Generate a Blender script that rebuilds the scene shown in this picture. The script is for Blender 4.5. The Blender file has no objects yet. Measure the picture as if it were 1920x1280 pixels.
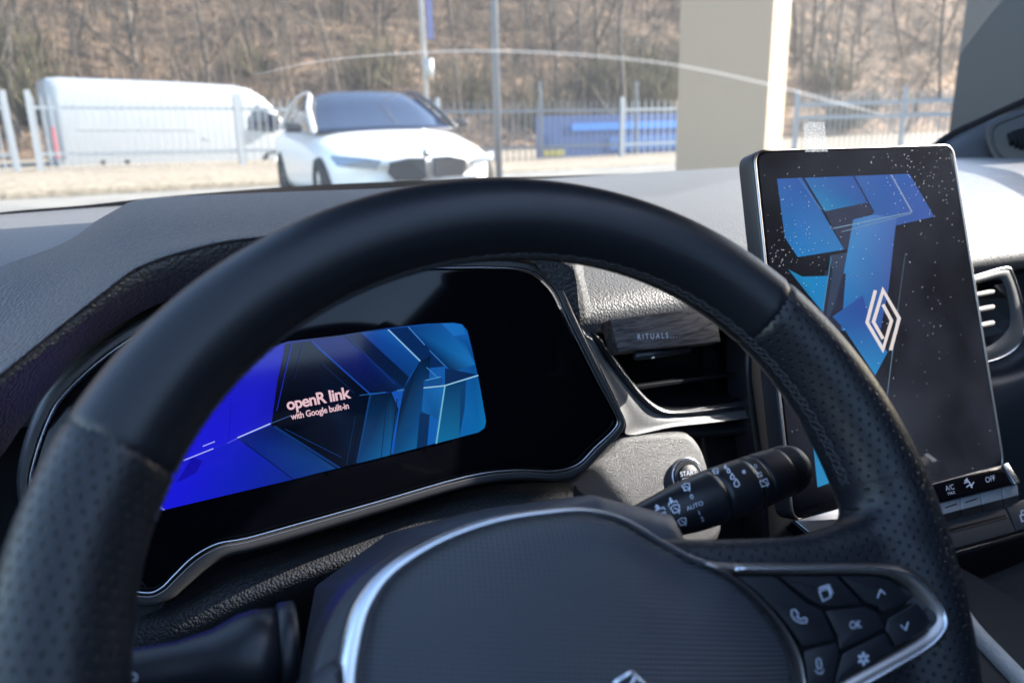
import bpy, bmesh, math, random
import numpy as np
from mathutils import Vector, Matrix, noise
R_ = math.radians
D = bpy.data
SC = bpy.context.scene
COL = SC.collection
rnd = random.Random(7)

# ------------------------------------------------------------------ camera, sky, sun, exposure
# world axes are the car's: x right, y forward, z up; origin at the hub of the steering wheel
FPX = 1400.0
CAM = np.array([-.115, -.191, .190])
YAW, PIT, ROLL = R_(24.6), R_(16.2), R_(-1.6)
fv = np.array([math.sin(YAW)*math.cos(PIT), math.cos(YAW)*math.cos(PIT), -math.sin(PIT)])
r0 = np.array([math.cos(YAW), -math.sin(YAW), 0]); u0 = np.cross(r0, fv)
rv = r0*math.cos(ROLL)+u0*math.sin(ROLL); uv = -r0*math.sin(ROLL)+u0*math.cos(ROLL)
cd = D.cameras.new('camera'); cam = D.objects.new('camera', cd); COL.objects.link(cam); SC.camera = cam
cd.sensor_width = 36; cd.lens = FPX*36/1920; cd.clip_start = .02; cd.clip_end = 600
cam.matrix_world = Matrix(((rv[0], uv[0], -fv[0], CAM[0]), (rv[1], uv[1], -fv[1], CAM[1]), (rv[2], uv[2], -fv[2], CAM[2]), (0, 0, 0, 1)))
cd.dof.use_dof = True; cd.dof.focus_distance = .50; cd.dof.aperture_fstop = 7.8
SUN = Vector((.86, -.085, .44)).normalized()
w = D.worlds.new('World'); SC.world = w; w.use_nodes = True
nt = w.node_tree; sky = nt.nodes.new('ShaderNodeTexSky'); sky.sky_type = 'NISHITA'; sky.sun_disc = False
sky.sun_elevation = math.asin(SUN.z); sky.sun_rotation = math.atan2(SUN.x, SUN.y)
nt.links.new(sky.outputs[0], nt.nodes['Background'].inputs[0]); nt.nodes['Background'].inputs[1].default_value = .15
sl = D.lights.new('sun', 'SUN'); sl.energy = 3.3; sl.angle = R_(.53); sl.color = (1, .95, .87)
so = D.objects.new('sun', sl); COL.objects.link(so); so.rotation_euler = SUN.to_track_quat('Z', 'Y').to_euler()
SC.view_settings.view_transform = 'Standard'; SC.view_settings.look = 'None'; SC.view_settings.gamma = 1
SC.view_settings.exposure = 2.3
SC.cycles.max_bounces = 8; SC.cycles.transparent_max_bounces = 12; SC.cycles.caustics_reflective = False
SC.cycles.caustics_refractive = False; SC.cycles.sample_clamp_indirect = 4
SC.cycles.use_denoising = True

def ray(x, y): return fv + rv*(x-960)/FPX - uv*(y-640)/FPX
def U(x, y, pt, n):
    d = ray(x, y); n = np.asarray(n, float); t = ((np.asarray(pt)-CAM) @ n)/(d @ n); return CAM+t*d
def AY(x, y, Y): return U(x, y, (0, Y, 0), (0, 1, 0))        # point of the car at forward distance Y
def AZ(x, y, Z): return U(x, y, (0, 0, Z), (0, 0, 1))
GZ = -.81

# ------------------------------------------------------------------ materials
def mat(name, col, rough=.5, metal=0, bump=None, spec=.5, coat=0, noise_col=None, emit=None, sheen=0):
    m = D.materials.new(name); m.use_nodes = True; t = m.node_tree; b = t.nodes['Principled BSDF']
    b.inputs['Base Color'].default_value = (*col, 1); b.inputs['Roughness'].default_value = rough
    b.inputs['Metallic'].default_value = metal; b.inputs['Specular IOR Level'].default_value = spec
    b.inputs['Coat Weight'].default_value = coat; b.inputs['Sheen Weight'].default_value = sheen
    tc = t.nodes.new('ShaderNodeTexCoord')
    if bump:                                                   # list of (kind, scale, distance)
        prev = None
        for kind, sc, dist in bump:
            if kind == 'v':
                x = t.nodes.new('ShaderNodeTexVoronoi'); x.feature = 'F1'; x.inputs['Scale'].default_value = sc; out = x.outputs['Distance']
            else:
                x = t.nodes.new('ShaderNodeTexNoise'); x.inputs['Scale'].default_value = sc; x.inputs['Detail'].default_value = 3; out = x.outputs['Fac']
            t.links.new(tc.outputs['Object'], x.inputs['Vector'])
            bp = t.nodes.new('ShaderNodeBump'); bp.inputs['Distance'].default_value = dist; bp.inputs['Strength'].default_value = 1
            if kind == 'v': bp.invert = True
            t.links.new(out, bp.inputs['Height'])
            if prev: t.links.new(prev.outputs[0], bp.inputs['Normal'])
            prev = bp
        t.links.new(prev.outputs[0], b.inputs['Normal'])
    if noise_col:                                              # (scale, other colour, contrast lo, hi)
        sc, c2, lo, hi = noise_col
        x = t.nodes.new('ShaderNodeTexNoise'); x.inputs['Scale'].default_value = sc; x.inputs['Detail'].default_value = 6
        t.links.new(tc.outputs['Object'], x.inputs['Vector'])
        cr = t.nodes.new('ShaderNodeValToRGB'); cr.color_ramp.elements[0].position = lo; cr.color_ramp.elements[1].position = hi
        cr.color_ramp.elements[0].color = (*col, 1); cr.color_ramp.elements[1].color = (*c2, 1)
        t.links.new(x.outputs['Fac'], cr.inputs[0]); t.links.new(cr.outputs[0], b.inputs['Base Color'])
    if emit:
        b.inputs['Emission Color'].default_value = (*emit[0], 1); b.inputs['Emission Strength'].default_value = emit[1]
    return m
M = {}
M['pad'] = mat('soft_dash', (.105, .106, .109), .44, sheen=.08, bump=[('v', 520, .00042), ('n', 1500, .00006)], spec=.5)
M['roll'] = mat('knee_leather', (.03, .03, .032), .5, bump=[('v', 520, .0006)])
M['pad_big'] = mat('soft_dash_coarse', (.046, .048, .053), .46, sheen=.06, bump=[('v', 420, .0011), ('n', 1500, .0001)], spec=.45)
M['leather'] = mat('wheel_leather', (.016, .017, .021), .44, bump=[('v', 1500, .00004), ('n', 90, .0001)], spec=.42)
M['plastic'] = mat('dark_grained_plastic', (.026, .027, .032), .45, bump=[('v', 1300, .00012)], spec=.45)
M['plastic_s'] = mat('satin_black_plastic', (.022, .023, .028), .36, bump=[('n', 2500, .00002)], spec=.5)
M['stalk'] = mat('stalk_plastic', (.010, .011, .015), .38, bump=[('n', 1800, .00003)], spec=.45)
M['gloss'] = mat('gloss_black_glass', (.003, .003, .005), .06, spec=.3, bump=[('n', 8, .00003)])
M['silver'] = mat('silver_speckled_trim', (.21, .21, .215), .42, .35, bump=[('n', 900, .0002)], noise_col=(1400, (.29, .29, .29), .4, .6))
M['frame'] = mat('satin_frame', (.08, .08, .085), .38, .3, bump=[('n', 1200, .00002)])
M['chrome'] = mat('satin_chrome', (.70, .72, .76), .27, 1)
M['keys'] = mat('silver_key_paint', (.55, .56, .58), .35, .35)
M['bronze'] = mat('dark_chrome', (.50, .46, .44), .36, 1)
M['knee'] = mat('speckled_lower_panel', (.058, .059, .063), .42, 0, bump=[('n', 1100, .0006), ('v', 1800, .0002)], spec=.7)
M['white_ink'] = mat('pale_print', (.62, .65, .75), .6)
M['dim_ink'] = mat('grey_print', (.50, .54, .64), .6)
M['black'] = mat('deep_black', (.004, .004, .006), .7, spec=.2)
M['thread'] = mat('grey_thread', (.07, .07, .08), .7)
M['seatl'] = mat('painted_sunlit_leather', (.8, .77, .72), .5, bump=[('v', 700, .0005)])  # seat leather lightened to stand in for sunlight on it
M['lining'] = mat('grey_headlining', (.06, .06, .065), .9)
M['cabin'] = mat('dark_cabin_trim', (.014, .015, .018), .7)
M['door'] = mat('door_trim', (.045, .05, .06), .6)

# ------------------------------------------------------------------ object helpers
def tag(o, label=None, cat=None, group=None, kind=None):
    if label: o['label'] = label
    if cat: o['category'] = cat
    if group: o['group'] = group
    if kind: o['kind'] = kind
    return o
def empty(name, loc, label, cat, group=None, rz=0):
    o = D.objects.new(name, None); COL.objects.link(o); o.location = loc; o.rotation_euler = (0, 0, rz); o.empty_display_size = .05
    tag(o, label, cat, group); bpy.context.view_layer.update(); return o
def obj(name, verts, faces, m, parent=None, smooth=True, auto=None, bevel=None, local=False, sub=0, mats=None, fm=None):
    me = D.meshes.new(name); me.from_pydata([tuple(map(float, v)) for v in verts], [], [tuple(map(int, f)) for f in faces]); me.validate()
    for mm in (mats or [m]): me.materials.append(mm)
    if fm is not None:
        for p, k in zip(me.polygons, fm): p.material_index = k
    me.polygons.foreach_set('use_smooth', [smooth]*len(me.polygons))
    o = D.objects.new(name, me); COL.objects.link(o)
    if parent is not None:
        o.parent = parent
        if not local:
            o.matrix_parent_inverse = wm(parent).inverted()
    if bevel:
        b = o.modifiers.new('b', 'BEVEL'); b.width = bevel; b.segments = 3; b.limit_method = 'ANGLE'; b.angle_limit = R_(35); b.harden_normals = False
    if sub:
        s = o.modifiers.new('s', 'SUBSURF'); s.levels = s.render_levels = sub
    if auto:
        me.set_sharp_from_angle(angle=R_(auto))
    return o
def wm(p):
    m = Matrix.LocRotScale(p.location, p.rotation_euler, p.scale)
    if p.parent: m = wm(p.parent) @ p.matrix_parent_inverse @ m
    return m
def cr_interp(P, n, closed=False):
    """Catmull-Rom through points P (k x d) giving n samples per span"""
    P = np.asarray(P, float); k = len(P); out = []
    rng = range(k) if closed else range(k-1)
    for i in rng:
        if closed: a, b, c, d = P[(i-1) % k], P[i], P[(i+1) % k], P[(i+2) % k]
        else: a, b, c, d = P[max(i-1, 0)], P[i], P[i+1], P[min(i+2, k-1)]
        for j in range(n):
            t = j/n
            out.append(.5*((2*b)+(c-a)*t+(2*a-5*b+4*c-d)*t*t+(3*b-a-3*c+d)*t**3))
    if not closed: out.append(P[-1])
    return np.array(out)
def grid_obj(name, rows, m, parent, nu=6, nv=6, thick=0, **k):
    rows = np.asarray(rows, float)
    A = np.array([cr_interp(r, nu) for r in rows]); B = np.array([cr_interp(A[:, j], nv) for j in range(A.shape[1])])
    a, b = B.shape[:2]; V = B.reshape(-1, 3); F = [(i*b+j, i*b+j+1, (i+1)*b+j+1, (i+1)*b+j) for i in range(a-1) for j in range(b-1)]
    o = obj(name, V, F, m, parent, **k)
    if thick:
        s = o.modifiers.new('t', 'SOLIDIFY'); s.thickness = thick; s.offset = 0
    return o
def tube(path, rad, n=8, closed=False, flat=None, caps=True):
    P = [Vector(p) for p in path]; k = len(P); V = []; F = []
    rad = [rad]*k if np.isscalar(rad) else rad
    up = Vector((0, 0, 1)); prev = None
    for i in range(k):
        a = P[(i-1) % k] if (closed or i) else P[0]; b = P[(i+1) % k] if (closed or i < k-1) else P[-1]
        t = (b-a).normalized() if (b-a).length > 1e-9 else Vector((0, 0, 1))
        if prev is None: x = t.cross(up); x = t.cross(Vector((1, 0, 0))) if x.length < .05 else x
        else: x = prev-t*prev.dot(t)
        x.normalize(); prev = x; y = t.cross(x)
        for j in range(n):
            a_ = 2*math.pi*j/n; V.append(P[i]+x*math.cos(a_)*rad[i]+y*math.sin(a_)*rad[i]*(flat or 1))
    for i in range(k if closed else k-1):
        for j in range(n):
            a = i*n+j; b = i*n+(j+1) % n; c = ((i+1) % k)*n+(j+1) % n; d = ((i+1) % k)*n+j; F.append((a, b, c, d))
    if caps and not closed: F += [tuple(range(n))[::-1], tuple(range((k-1)*n, k*n))]
    return V, F
class MB:
    def __init__(s): s.V = []; s.F = []
    def add(s, V, F):
        o = len(s.V); s.V += [tuple(v) for v in V]; s.F += [tuple(i+o for i in f) for f in F]; return s
    def box(s, c, h, rz=0, R=None):
        v = []
        for dx in (-1, 1):
            for dy in (-1, 1):
                for dz in (-1, 1):
                    p = Vector((dx*h[0], dy*h[1], dz*h[2]))
                    if R is not None: p = R @ p
                    elif rz: p = Matrix.Rotation(rz, 3, 'Z') @ p
                    v.append(p+Vector(c))
        return s.add(v, [(0, 1, 3, 2), (4, 6, 7, 5), (0, 4, 5, 1), (2, 3, 7, 6), (0, 2, 6, 4), (1, 5, 7, 3)])
    def tube(s, *a, **k): return s.add(*tube(*a, **k))
    def obj(s, name, m, parent=None, **k): return obj(name, s.V, s.F, m, parent, **k)

class Plane:
    """a plane standing in the car, with its own 2-D axes"""
    def __init__(s, pt, ux, n):
        s.o = np.array(pt, float); s.n = np.array(n, float)/np.linalg.norm(n); s.x = np.array(ux, float); s.x -= s.n*(s.x @ s.n); s.x /= np.linalg.norm(s.x); s.y = np.cross(s.n, s.x)
    def px(s, x, y, w=0): q = U(x, y, s.o+s.n*w, s.n)-s.o; return np.array([q @ s.x, q @ s.y])
    def p3(s, q, w=0): return s.o+s.x*q[0]+s.y*q[1]+s.n*w
    def pts(s, L, w=0): return np.array([s.px(x, y, w) for x, y in L])
def lean(pt, deg, yawdeg=0):
    a = R_(deg); b = R_(yawdeg); n = np.array([-math.sin(b)*math.cos(a), -math.cos(b)*math.cos(a), math.sin(a)])
    return Plane(pt, (math.cos(b), -math.sin(b), 0), n)
def round_poly(Q, it=2):
    Q = np.asarray(Q, float)
    for _ in range(it):
        N = np.roll(Q, -1, 0); Q = np.stack([.75*Q+.25*N, .25*Q+.75*N], 1).reshape(-1, 2)
    return Q
def rounded(C, r, n=6):
    C = np.asarray(C, float); out = []; k = len(C)
    for i in range(k):
        p, a, b = C[i], C[i-1], C[(i+1) % k]; da = (a-p)/np.linalg.norm(a-p); db = (b-p)/np.linalg.norm(b-p)
        p0 = p+da*r; p1 = p+db*r
        for j in range(n+1): t = j/n; out.append((1-t)**2*p0+2*t*(1-t)*p+t*t*p1)
    return np.array(out)
def inset(Q, d):
    Q = np.asarray(Q, float); a = Q-np.roll(Q, 1, 0); b = np.roll(Q, -1, 0)-Q
    a /= np.linalg.norm(a, axis=1)[:, None]+1e-12; b /= np.linalg.norm(b, axis=1)[:, None]+1e-12
    t = a+b; t /= np.linalg.norm(t, axis=1)[:, None]+1e-12
    area = .5*np.sum(Q[:, 0]*np.roll(Q[:, 1], -1)-np.roll(Q[:, 0], -1)*Q[:, 1]); s = 1 if area > 0 else -1
    n = np.stack([-t[:, 1], t[:, 0]], 1)*s
    return Q+n*d
def plate(name, pl, Q, m, parent, w=0, th=.004, bev=.001, segs=3, **k):
    """a slab with the outline Q on plane pl: its face at height w, its rim rolled over by bev"""
    Q = np.asarray(Q, float); n = len(Q); V = []; F = []
    rings = [(0, -th), (0, -bev)]+[(bev*(1-math.cos(a)), -bev+bev*math.sin(a)) for a in np.linspace(0, math.pi/2, segs+1)[1:]]
    for d, h in rings:
        q = inset(Q, d) if d else Q
        V += [pl.p3(p, w+h) for p in q]
    for r in range(len(rings)-1):
        for i in range(n): F.append((r*n+i, r*n+(i+1) % n, (r+1)*n+(i+1) % n, (r+1)*n+i))
    F.append(tuple(range((len(rings)-1)*n, len(rings)*n))); F.append(tuple(range(n))[::-1])
    o = obj(name, V, F, m, parent, **k); o.data.set_sharp_from_angle(angle=R_(50)); return o
def band(name, pl, A, B, m, parent, wa=0, wb=0, wmid=None, closed=True, **k):
    """a strip between outlines A and B (same count) on plane pl, crowned to wmid"""
    n = len(A); prof = [(0, wa-.006), (0, wa), (.25, (wmid if wmid is not None else (wa+wb)/2)*.8+wa*.2), (.5, wmid if wmid is not None else (wa+wb)/2), (.75, (wmid if wmid is not None else (wa+wb)/2)*.8+wb*.2), (1, wb), (1, wb-.006)]
    V = []; F = []
    for t, h in prof: V += [pl.p3(A[i]*(1-t)+B[i]*t, h) for i in range(n)]
    for r in range(len(prof)-1):
        for i in range(n if closed else n-1): F.append((r*n+i, r*n+(i+1) % n, (r+1)*n+(i+1) % n, (r+1)*n+i))
    o = obj(name, V, F, m, parent, **k); o.data.set_sharp_from_angle(angle=R_(50)); return o
def stroke_px(L, wd, closed=False):
    """a pen stroke in picture units -> quads as 2-D points"""
    L = np.asarray(L, float); n = len(L); nx = np.zeros_like(L)
    for i in range(n):
        a = L[i-1] if (i or closed) else L[i]; b = L[(i+1) % n] if (i < n-1 or closed) else L[i]
        t = b-a; t = t/(np.linalg.norm(t)+1e-9)
        if 0 < i < n-1 or closed:
            t1 = L[i]-L[i-1]; t2 = L[(i+1) % n]-L[i]; t1 = t1/(np.linalg.norm(t1)+1e-9); t2 = t2/(np.linalg.norm(t2)+1e-9)
            c = max(.45, math.sqrt(max(0, (1+t1 @ t2)/2)))
        else: c = 1
        nx[i] = np.array([-t[1], t[0]])*wd/2/c
    V = np.concatenate([L-nx, L+nx]); F = [(i, (i+1) % n, n+(i+1) % n, n+i) for i in range(n if closed else n-1)]
    return V, F
def decal(name, items, surf, m, parent):
    """items: (V2, F) lists in picture units, laid onto the surface function surf(x, y)"""
    V = []; F = []
    for v, f in items:
        o = len(V); V += [surf(x, y) for x, y in v]; F += [tuple(i+o for i in g) for g in f]
    return obj(name, V, F, m, parent, smooth=False)
_fc = {}
def glyphs(text, size=1, align='CENTER', bold=0, spacing=1):
    cu = D.curves.new('t', 'FONT'); cu.body = text; cu.size = size; cu.align_x = align; cu.align_y = 'CENTER'; cu.offset = bold; cu.space_character = spacing; cu.fill_mode = 'FRONT'; cu.resolution_u = 4
    o = D.objects.new('t', cu); COL.objects.link(o); dg = bpy.context.evaluated_depsgraph_get(); me = D.meshes.new_from_object(o.evaluated_get(dg))
    V = np.array([v.co[:2] for v in me.vertices]) if len(me.vertices) else np.zeros((0, 2)); F = [tuple(p.vertices) for p in me.polygons]
    D.objects.remove(o); D.meshes.remove(me); D.curves.remove(cu); return V, F
def text_px(text, cx, cy, h, slope=-.17, shear=0, bold=0, spacing=1, xs=1):
    V, F = glyphs(text, 1, bold=bold, spacing=spacing)
    V = V*np.array([h/.72*xs, -h/.72]); a = math.atan(slope); X = V[:, 0]*math.cos(a)-V[:, 1]*math.sin(a)+shear*(-V[:, 1])+cx; Y = V[:, 0]*math.sin(a)+V[:, 1]*math.cos(a)+cy
    return np.stack([X, Y], 1), F
def rot2(L, cx, cy, deg, s=1):
    a = R_(deg); return [(cx+s*(x*math.cos(a)-y*math.sin(a)), cy+s*(x*math.sin(a)+y*math.cos(a))) for x, y in L]

# ------------------------------------------------------------------ smooth solids from distance functions
def surface_net(f, lo, hi, h, newton=3):
    lo = np.array(lo); hi = np.array(hi); n = np.ceil((hi-lo)/h).astype(int)+1
    ax = [lo[i]+h*np.arange(n[i]) for i in range(3)]; G = np.stack(np.meshgrid(*ax, indexing='ij'), -1)
    S = f(G.reshape(-1, 3)).reshape(n); I = S < 0
    acc = np.zeros((n[0]-1, n[1]-1, n[2]-1, 3)); cnt = np.zeros((n[0]-1, n[1]-1, n[2]-1))
    quads = []
    for axn in range(3):
        s0 = [slice(None)]*3; s1 = [slice(None)]*3; s0[axn] = slice(0, -1); s1[axn] = slice(1, None)
        a = S[tuple(s0)]; b = S[tuple(s1)]; cr = (a < 0) != (b < 0); idx = np.argwhere(cr)
        t = a[cr]/(a[cr]-b[cr]); p = lo+h*idx; p[:, axn] += h*t; flip = a[cr] < 0
        o1, o2 = [(1, 2), (2, 0), (0, 1)][axn]
        good = np.ones(len(idx), bool)
        for d in (o1, o2): good &= (idx[:, d] > 0) & (idx[:, d] < n[d]-1)
        idx = idx[good]; p = p[good]; flip = flip[good]; cells = []
        for q1, q2 in ((0, 0), (-1, 0), (-1, -1), (0, -1)):
            c = idx.copy(); c[:, o1] += q1; c[:, o2] += q2; cells.append(c)
            np.add.at(acc, tuple(c.T), p); np.add.at(cnt, tuple(c.T), 1)
        quads.append((cells, flip))
    used = cnt > 0; ids = -np.ones(cnt.shape, int); ids[used] = np.arange(used.sum()); V = acc[used]/cnt[used][:, None]
    F = []
    for cells, flip in quads:
        q = np.stack([ids[tuple(c.T)] for c in cells], 1); q[~flip] = q[~flip][:, ::-1]; F.append(q)
    F = np.concatenate(F)
    e = h*.25
    for _ in range(newton):
        d = f(V); g = np.stack([f(V+np.eye(3)[k]*e)-f(V-np.eye(3)[k]*e) for k in range(3)], 1)/(2*e)
        V = V-np.clip(d, -h, h)[:, None]*g/np.maximum((g*g).sum(1), .1)[:, None]
    return V, F
def smin(a, b, k):
    h = np.clip(.5+.5*(b-a)/k, 0, 1); return b*(1-h)+a*h-k*h*(1-h)
def poly_sdf(P, Q):
    """signed distance of points P (n,2) to polygon Q"""
    d = np.full(len(P), 1e9); s = np.ones(len(P)); n = len(Q)
    for i in range(n):
        a = Q[i]; b = Q[i-1]; e = b-a; w_ = P-a; t = np.clip((w_ @ e)/(e @ e), 0, 1); r = w_-t[:, None]*e; d = np.minimum(d, (r*r).sum(1))
        c1 = P[:, 1] >= a[1]; c2 = P[:, 1] < b[1]; c3 = e[0]*w_[:, 1] > e[1]*w_[:, 0]
        fl = (c1 & c2 & c3) | (~c1 & ~c2 & ~c3); s = np.where(fl, -s, s)
    return s*np.sqrt(d)

#@@WHEEL
# ================================================================== STEERING WHEEL
WT = .554817; WN = np.array([0, -math.cos(WT), math.sin(WT)]); WV = np.array([0, math.sin(WT), math.cos(WT)])
WP = Plane((0, 0, 0), (1, 0, 0), WN)
WMAT = Matrix(((WP.x[0], WP.y[0], WP.n[0], 0), (WP.x[1], WP.y[1], WP.n[1], 0), (WP.x[2], WP.y[2], WP.n[2], 0), (0, 0, 0, 1)))
def w3(V): V = np.asarray(V); return V[:, :1]*WP.x+V[:, 1:2]*WP.y+V[:, 2:3]*WP.n
ROT = .02245
def rimprof(s):                    # s: clockwise angle from the top of the wheel
    return (.16993+.006515*np.cos(s)+.007688*np.cos(2*s)-.00379*np.cos(3*s)-.00098*np.cos(4*s), .01704-.00251*np.cos(2*s)+.000532*np.cos(4*s)+.001815*np.cos(s))
def wang(u, v): return -(np.arctan2(v, u)-math.pi/2-ROT)
def wq(x, y, w=0): return WP.px(x, y, w)
# seams of the leather (angles measured from the photograph)
def rim_s(x, y): q = wq(x, y, .012); return float(((wang(q[0], q[1])+math.pi) % (2*math.pi))-math.pi)
S_R = rim_s(1452, 590); S_L = rim_s(215, 830)
web_top = [wq(x, y, .004) for x, y in ((1225, 1010), (1270, 1008), (1350, 1010), (1440, 1008), (1520, 1004))]
web = np.array([(.02, .02)]+[tuple(q) for q in web_top]+[(.150, .022), (.165, -.01), (.150, -.075), (.08, -.095), (.02, -.07)])
webL = web*np.array([-1, 1])-np.array([0, .012]); webL[:, 1] -= .004; webL = webL[::-1]
def podw(u): return .0065+np.clip((np.abs(u)-.06)/.1, -.3, 1)*.0105
def f_wheel(P):
    u, v, z = P[:, 0], P[:, 1], P[:, 2]; s = wang(u, v); Rr, rt = rimprof(s); rho = np.hypot(u, v)
    d = np.hypot(rho-Rr, z)-rt
    for sc in (S_R, S_L): d = d+.0011*np.exp(-((s-sc)*Rr/.0011)**2)
    for Q in (web, webL):
        d2 = poly_sdf(P[:, :2], Q); top = z-(podw(u)-.0005); bot = -.016-z; k = .008
        a = np.maximum(top, bot)+k; b = d2+k
        dw = np.minimum(np.maximum(a, b), 0)+np.hypot(np.maximum(a, 0), np.maximum(b, 0))-k
        d = smin(d, dw, .011)
    return d
wheel = empty('steering_wheel_assembly', (0, 0, 0), 'black leather steering wheel with perforated grips filling the foreground', 'steering wheel')
V, F = surface_net(f_wheel, (-.215, -.20, -.032), (.215, .215, .032), .0018)
uvz = V; s = wang(V[:, 0], V[:, 1]); Rr, rt = rimprof(s); rho = np.hypot(V[:, 0], V[:, 1])
nearweb = np.minimum(poly_sdf(V[:, :2], web), poly_sdf(V[:, :2], webL)) < .016
tori = ~(nearweb & (rho < Rr+rt*.1))
a_ = np.arctan2(V[:, 2], rho-Rr)
fs = s[F]; fc = fs.mean(1); fc[(fs.max(1)-fs.min(1)) > 3] = math.pi
smoothp = (fc > S_L) & (fc < S_R)
def leather_mat(name, perf):
    m = mat(name, (.009, .0105, .0145), .45, bump=None, spec=.42); t = m.node_tree; b = t.nodes['Principled BSDF']
    tc = t.nodes.new('ShaderNodeTexCoord'); vo = t.nodes.new('ShaderNodeTexVoronoi'); vo.inputs['Scale'].default_value = 1400
    t.links.new(tc.outputs['Object'], vo.inputs['Vector']); b1 = t.nodes.new('ShaderNodeBump'); b1.inputs['Distance'].default_value = .00005; b1.invert = True
    t.links.new(vo.outputs['Distance'], b1.inputs['Height']); last = b1
    no = t.nodes.new('ShaderNodeTexNoise'); no.inputs['Scale'].default_value = 60; t.links.new(tc.outputs['Object'], no.inputs['Vector'])
    mr = t.nodes.new('ShaderNodeMapRange'); mr.inputs['To Min'].default_value = .34; mr.inputs['To Max'].default_value = .46; t.links.new(no.outputs['Fac'], mr.inputs[0]); t.links.new(mr.outputs[0], b.inputs['Roughness'])
    if perf:
        at = t.nodes.new('ShaderNodeAttribute'); at.attribute_name = 'perf'; pitch = .0064
        def M_(op, a, b_=None, c=None):
            n = t.nodes.new('ShaderNodeMath'); n.operation = op
            for i, v in enumerate((a, b_, c)):
                if v is None: continue
                if isinstance(v, (int, float)): n.inputs[i].default_value = v
                else: t.links.new(v, n.inputs[i])
            return n.outputs[0]
        sp = t.nodes.new('ShaderNodeSeparateXYZ'); t.links.new(at.outputs['Vector'], sp.inputs[0])
        x = M_('DIVIDE', sp.outputs[0], pitch); y = M_('DIVIDE', sp.outputs[1], pitch*.72); ds = []
        for off in (0, .5):
            fx = M_('SUBTRACT', M_('FRACT', M_('ADD', x, off)), .5); fy = M_('MULTIPLY', M_('SUBTRACT', M_('FRACT', M_('ADD', y, off)), .5), .72)
            ds.append(M_('SQRT', M_('ADD', M_('MULTIPLY', fx, fx), M_('MULTIPLY', fy, fy))))
        dd = M_('MINIMUM', ds[0], ds[1])
        m2 = t.nodes.new('ShaderNodeMapRange'); m2.interpolation_type = 'SMOOTHSTEP'; m2.inputs['From Min'].default_value = .05; m2.inputs['From Max'].default_value = .125
        t.links.new(dd, m2.inputs[0])
        b2 = t.nodes.new('ShaderNodeBump'); b2.inputs['Distance'].default_value = .0006; t.links.new(m2.outputs[0], b2.inputs['Height']); t.links.new(last.outputs[0], b2.inputs['Normal']); last = b2
        mx = t.nodes.new('ShaderNodeMix'); mx.data_type = 'RGBA'; mx.inputs[6].default_value = (.001, .001, .0015, 1); mx.inputs[7].default_value = (.009, .0105, .0145, 1)
        m3 = t.nodes.new('ShaderNodeMapRange'); m3.inputs['From Min'].default_value = .062; m3.inputs['From Max'].default_value = .085; t.links.new(dd, m3.inputs[0])
        t.links.new(m3.outputs[0], mx.inputs[0]); t.links.new(mx.outputs[2], b.inputs['Base Color'])
    t.links.new(last.outputs[0], b.inputs['Normal']); return m
M['perf'] = leather_mat('perforated_leather', True); M['smooth_leather'] = leather_mat('smooth_leather', False)
def submesh(name, mask, m, attr=False, label=None):
    Fm = F[mask]; ids, inv = np.unique(Fm, return_inverse=True); Fn = inv.reshape(-1, 4)
    o = obj(name, w3(V[ids]), Fn, m, wheel)
    if attr:
        k = ids; au = np.where(tori[k], Rr[k]*s[k], V[k, 0]); av = np.where(tori[k], rt[k]*a_[k]*1.05, V[k, 1])
        at = o.data.attributes.new('perf', 'FLOAT_VECTOR', 'POINT'); at.data.foreach_set('vector', np.stack([au, av, 0*au], 1).ravel())
    if label: o['label'] = label
    return o
submesh('rim_cover', smoothp, M['smooth_leather'], label='smooth leather on the top of the rim')
submesh('perforated_grip', ~smoothp & (fc > 0), M['perf'], True, 'perforated leather on the right of the rim and its spoke')
submesh('perforated_grip', ~smoothp & (fc <= 0), M['perf'], True, 'perforated leather on the left of the rim')
# cross stitching along the inner edge
mb = MB(); nst = 112; ss = np.linspace(R_(-55), R_(76), nst)
def rimpt(s, a, out=.0003):
    Rr, rt = rimprof(np.array([s])); Rr = Rr[0]; rt = rt[0]+out; rho = Rr+rt*math.cos(a); th = math.pi/2+ROT-s
    return w3(np.array([[rho*math.cos(th), rho*math.sin(th), rt*math.sin(a)]]))[0]
A1, A2, A3 = R_(180+3), R_(180-3.5), R_(180-9)
for i in range(nst-1):
    a, b = ss[i], ss[i+1]; m_ = (a+b)/2; j = rnd.uniform(-.2, .2)*(b-a)
    for p in ([(a, A1), (m_, A2), (b+j, A1)], [(a, A3), (m_, A2)], [(m_, A2), (b, A3)]) if i % 2 == 0 else ([(a, A1), (m_+j, A2), (b, A3)], [(a, A3), (m_, A2)]):
        L = []
        for k in range(len(p)-1):
            for t in np.linspace(0, 1, 4)[(1 if k else 0):]: L.append(rimpt(p[k][0]*(1-t)+p[k+1][0]*t, p[k][1]*(1-t)+p[k+1][1]*t))
        mb.tube(L, .00016, n=5)
for A in (A1, A3): mb.tube([rimpt(x, A+.03*math.sin(x*140), .0001) for x in np.linspace(ss[0], ss[-1], 400)], .00015, n=5)
mb.obj('stitching', M['thread'], wheel)

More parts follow.
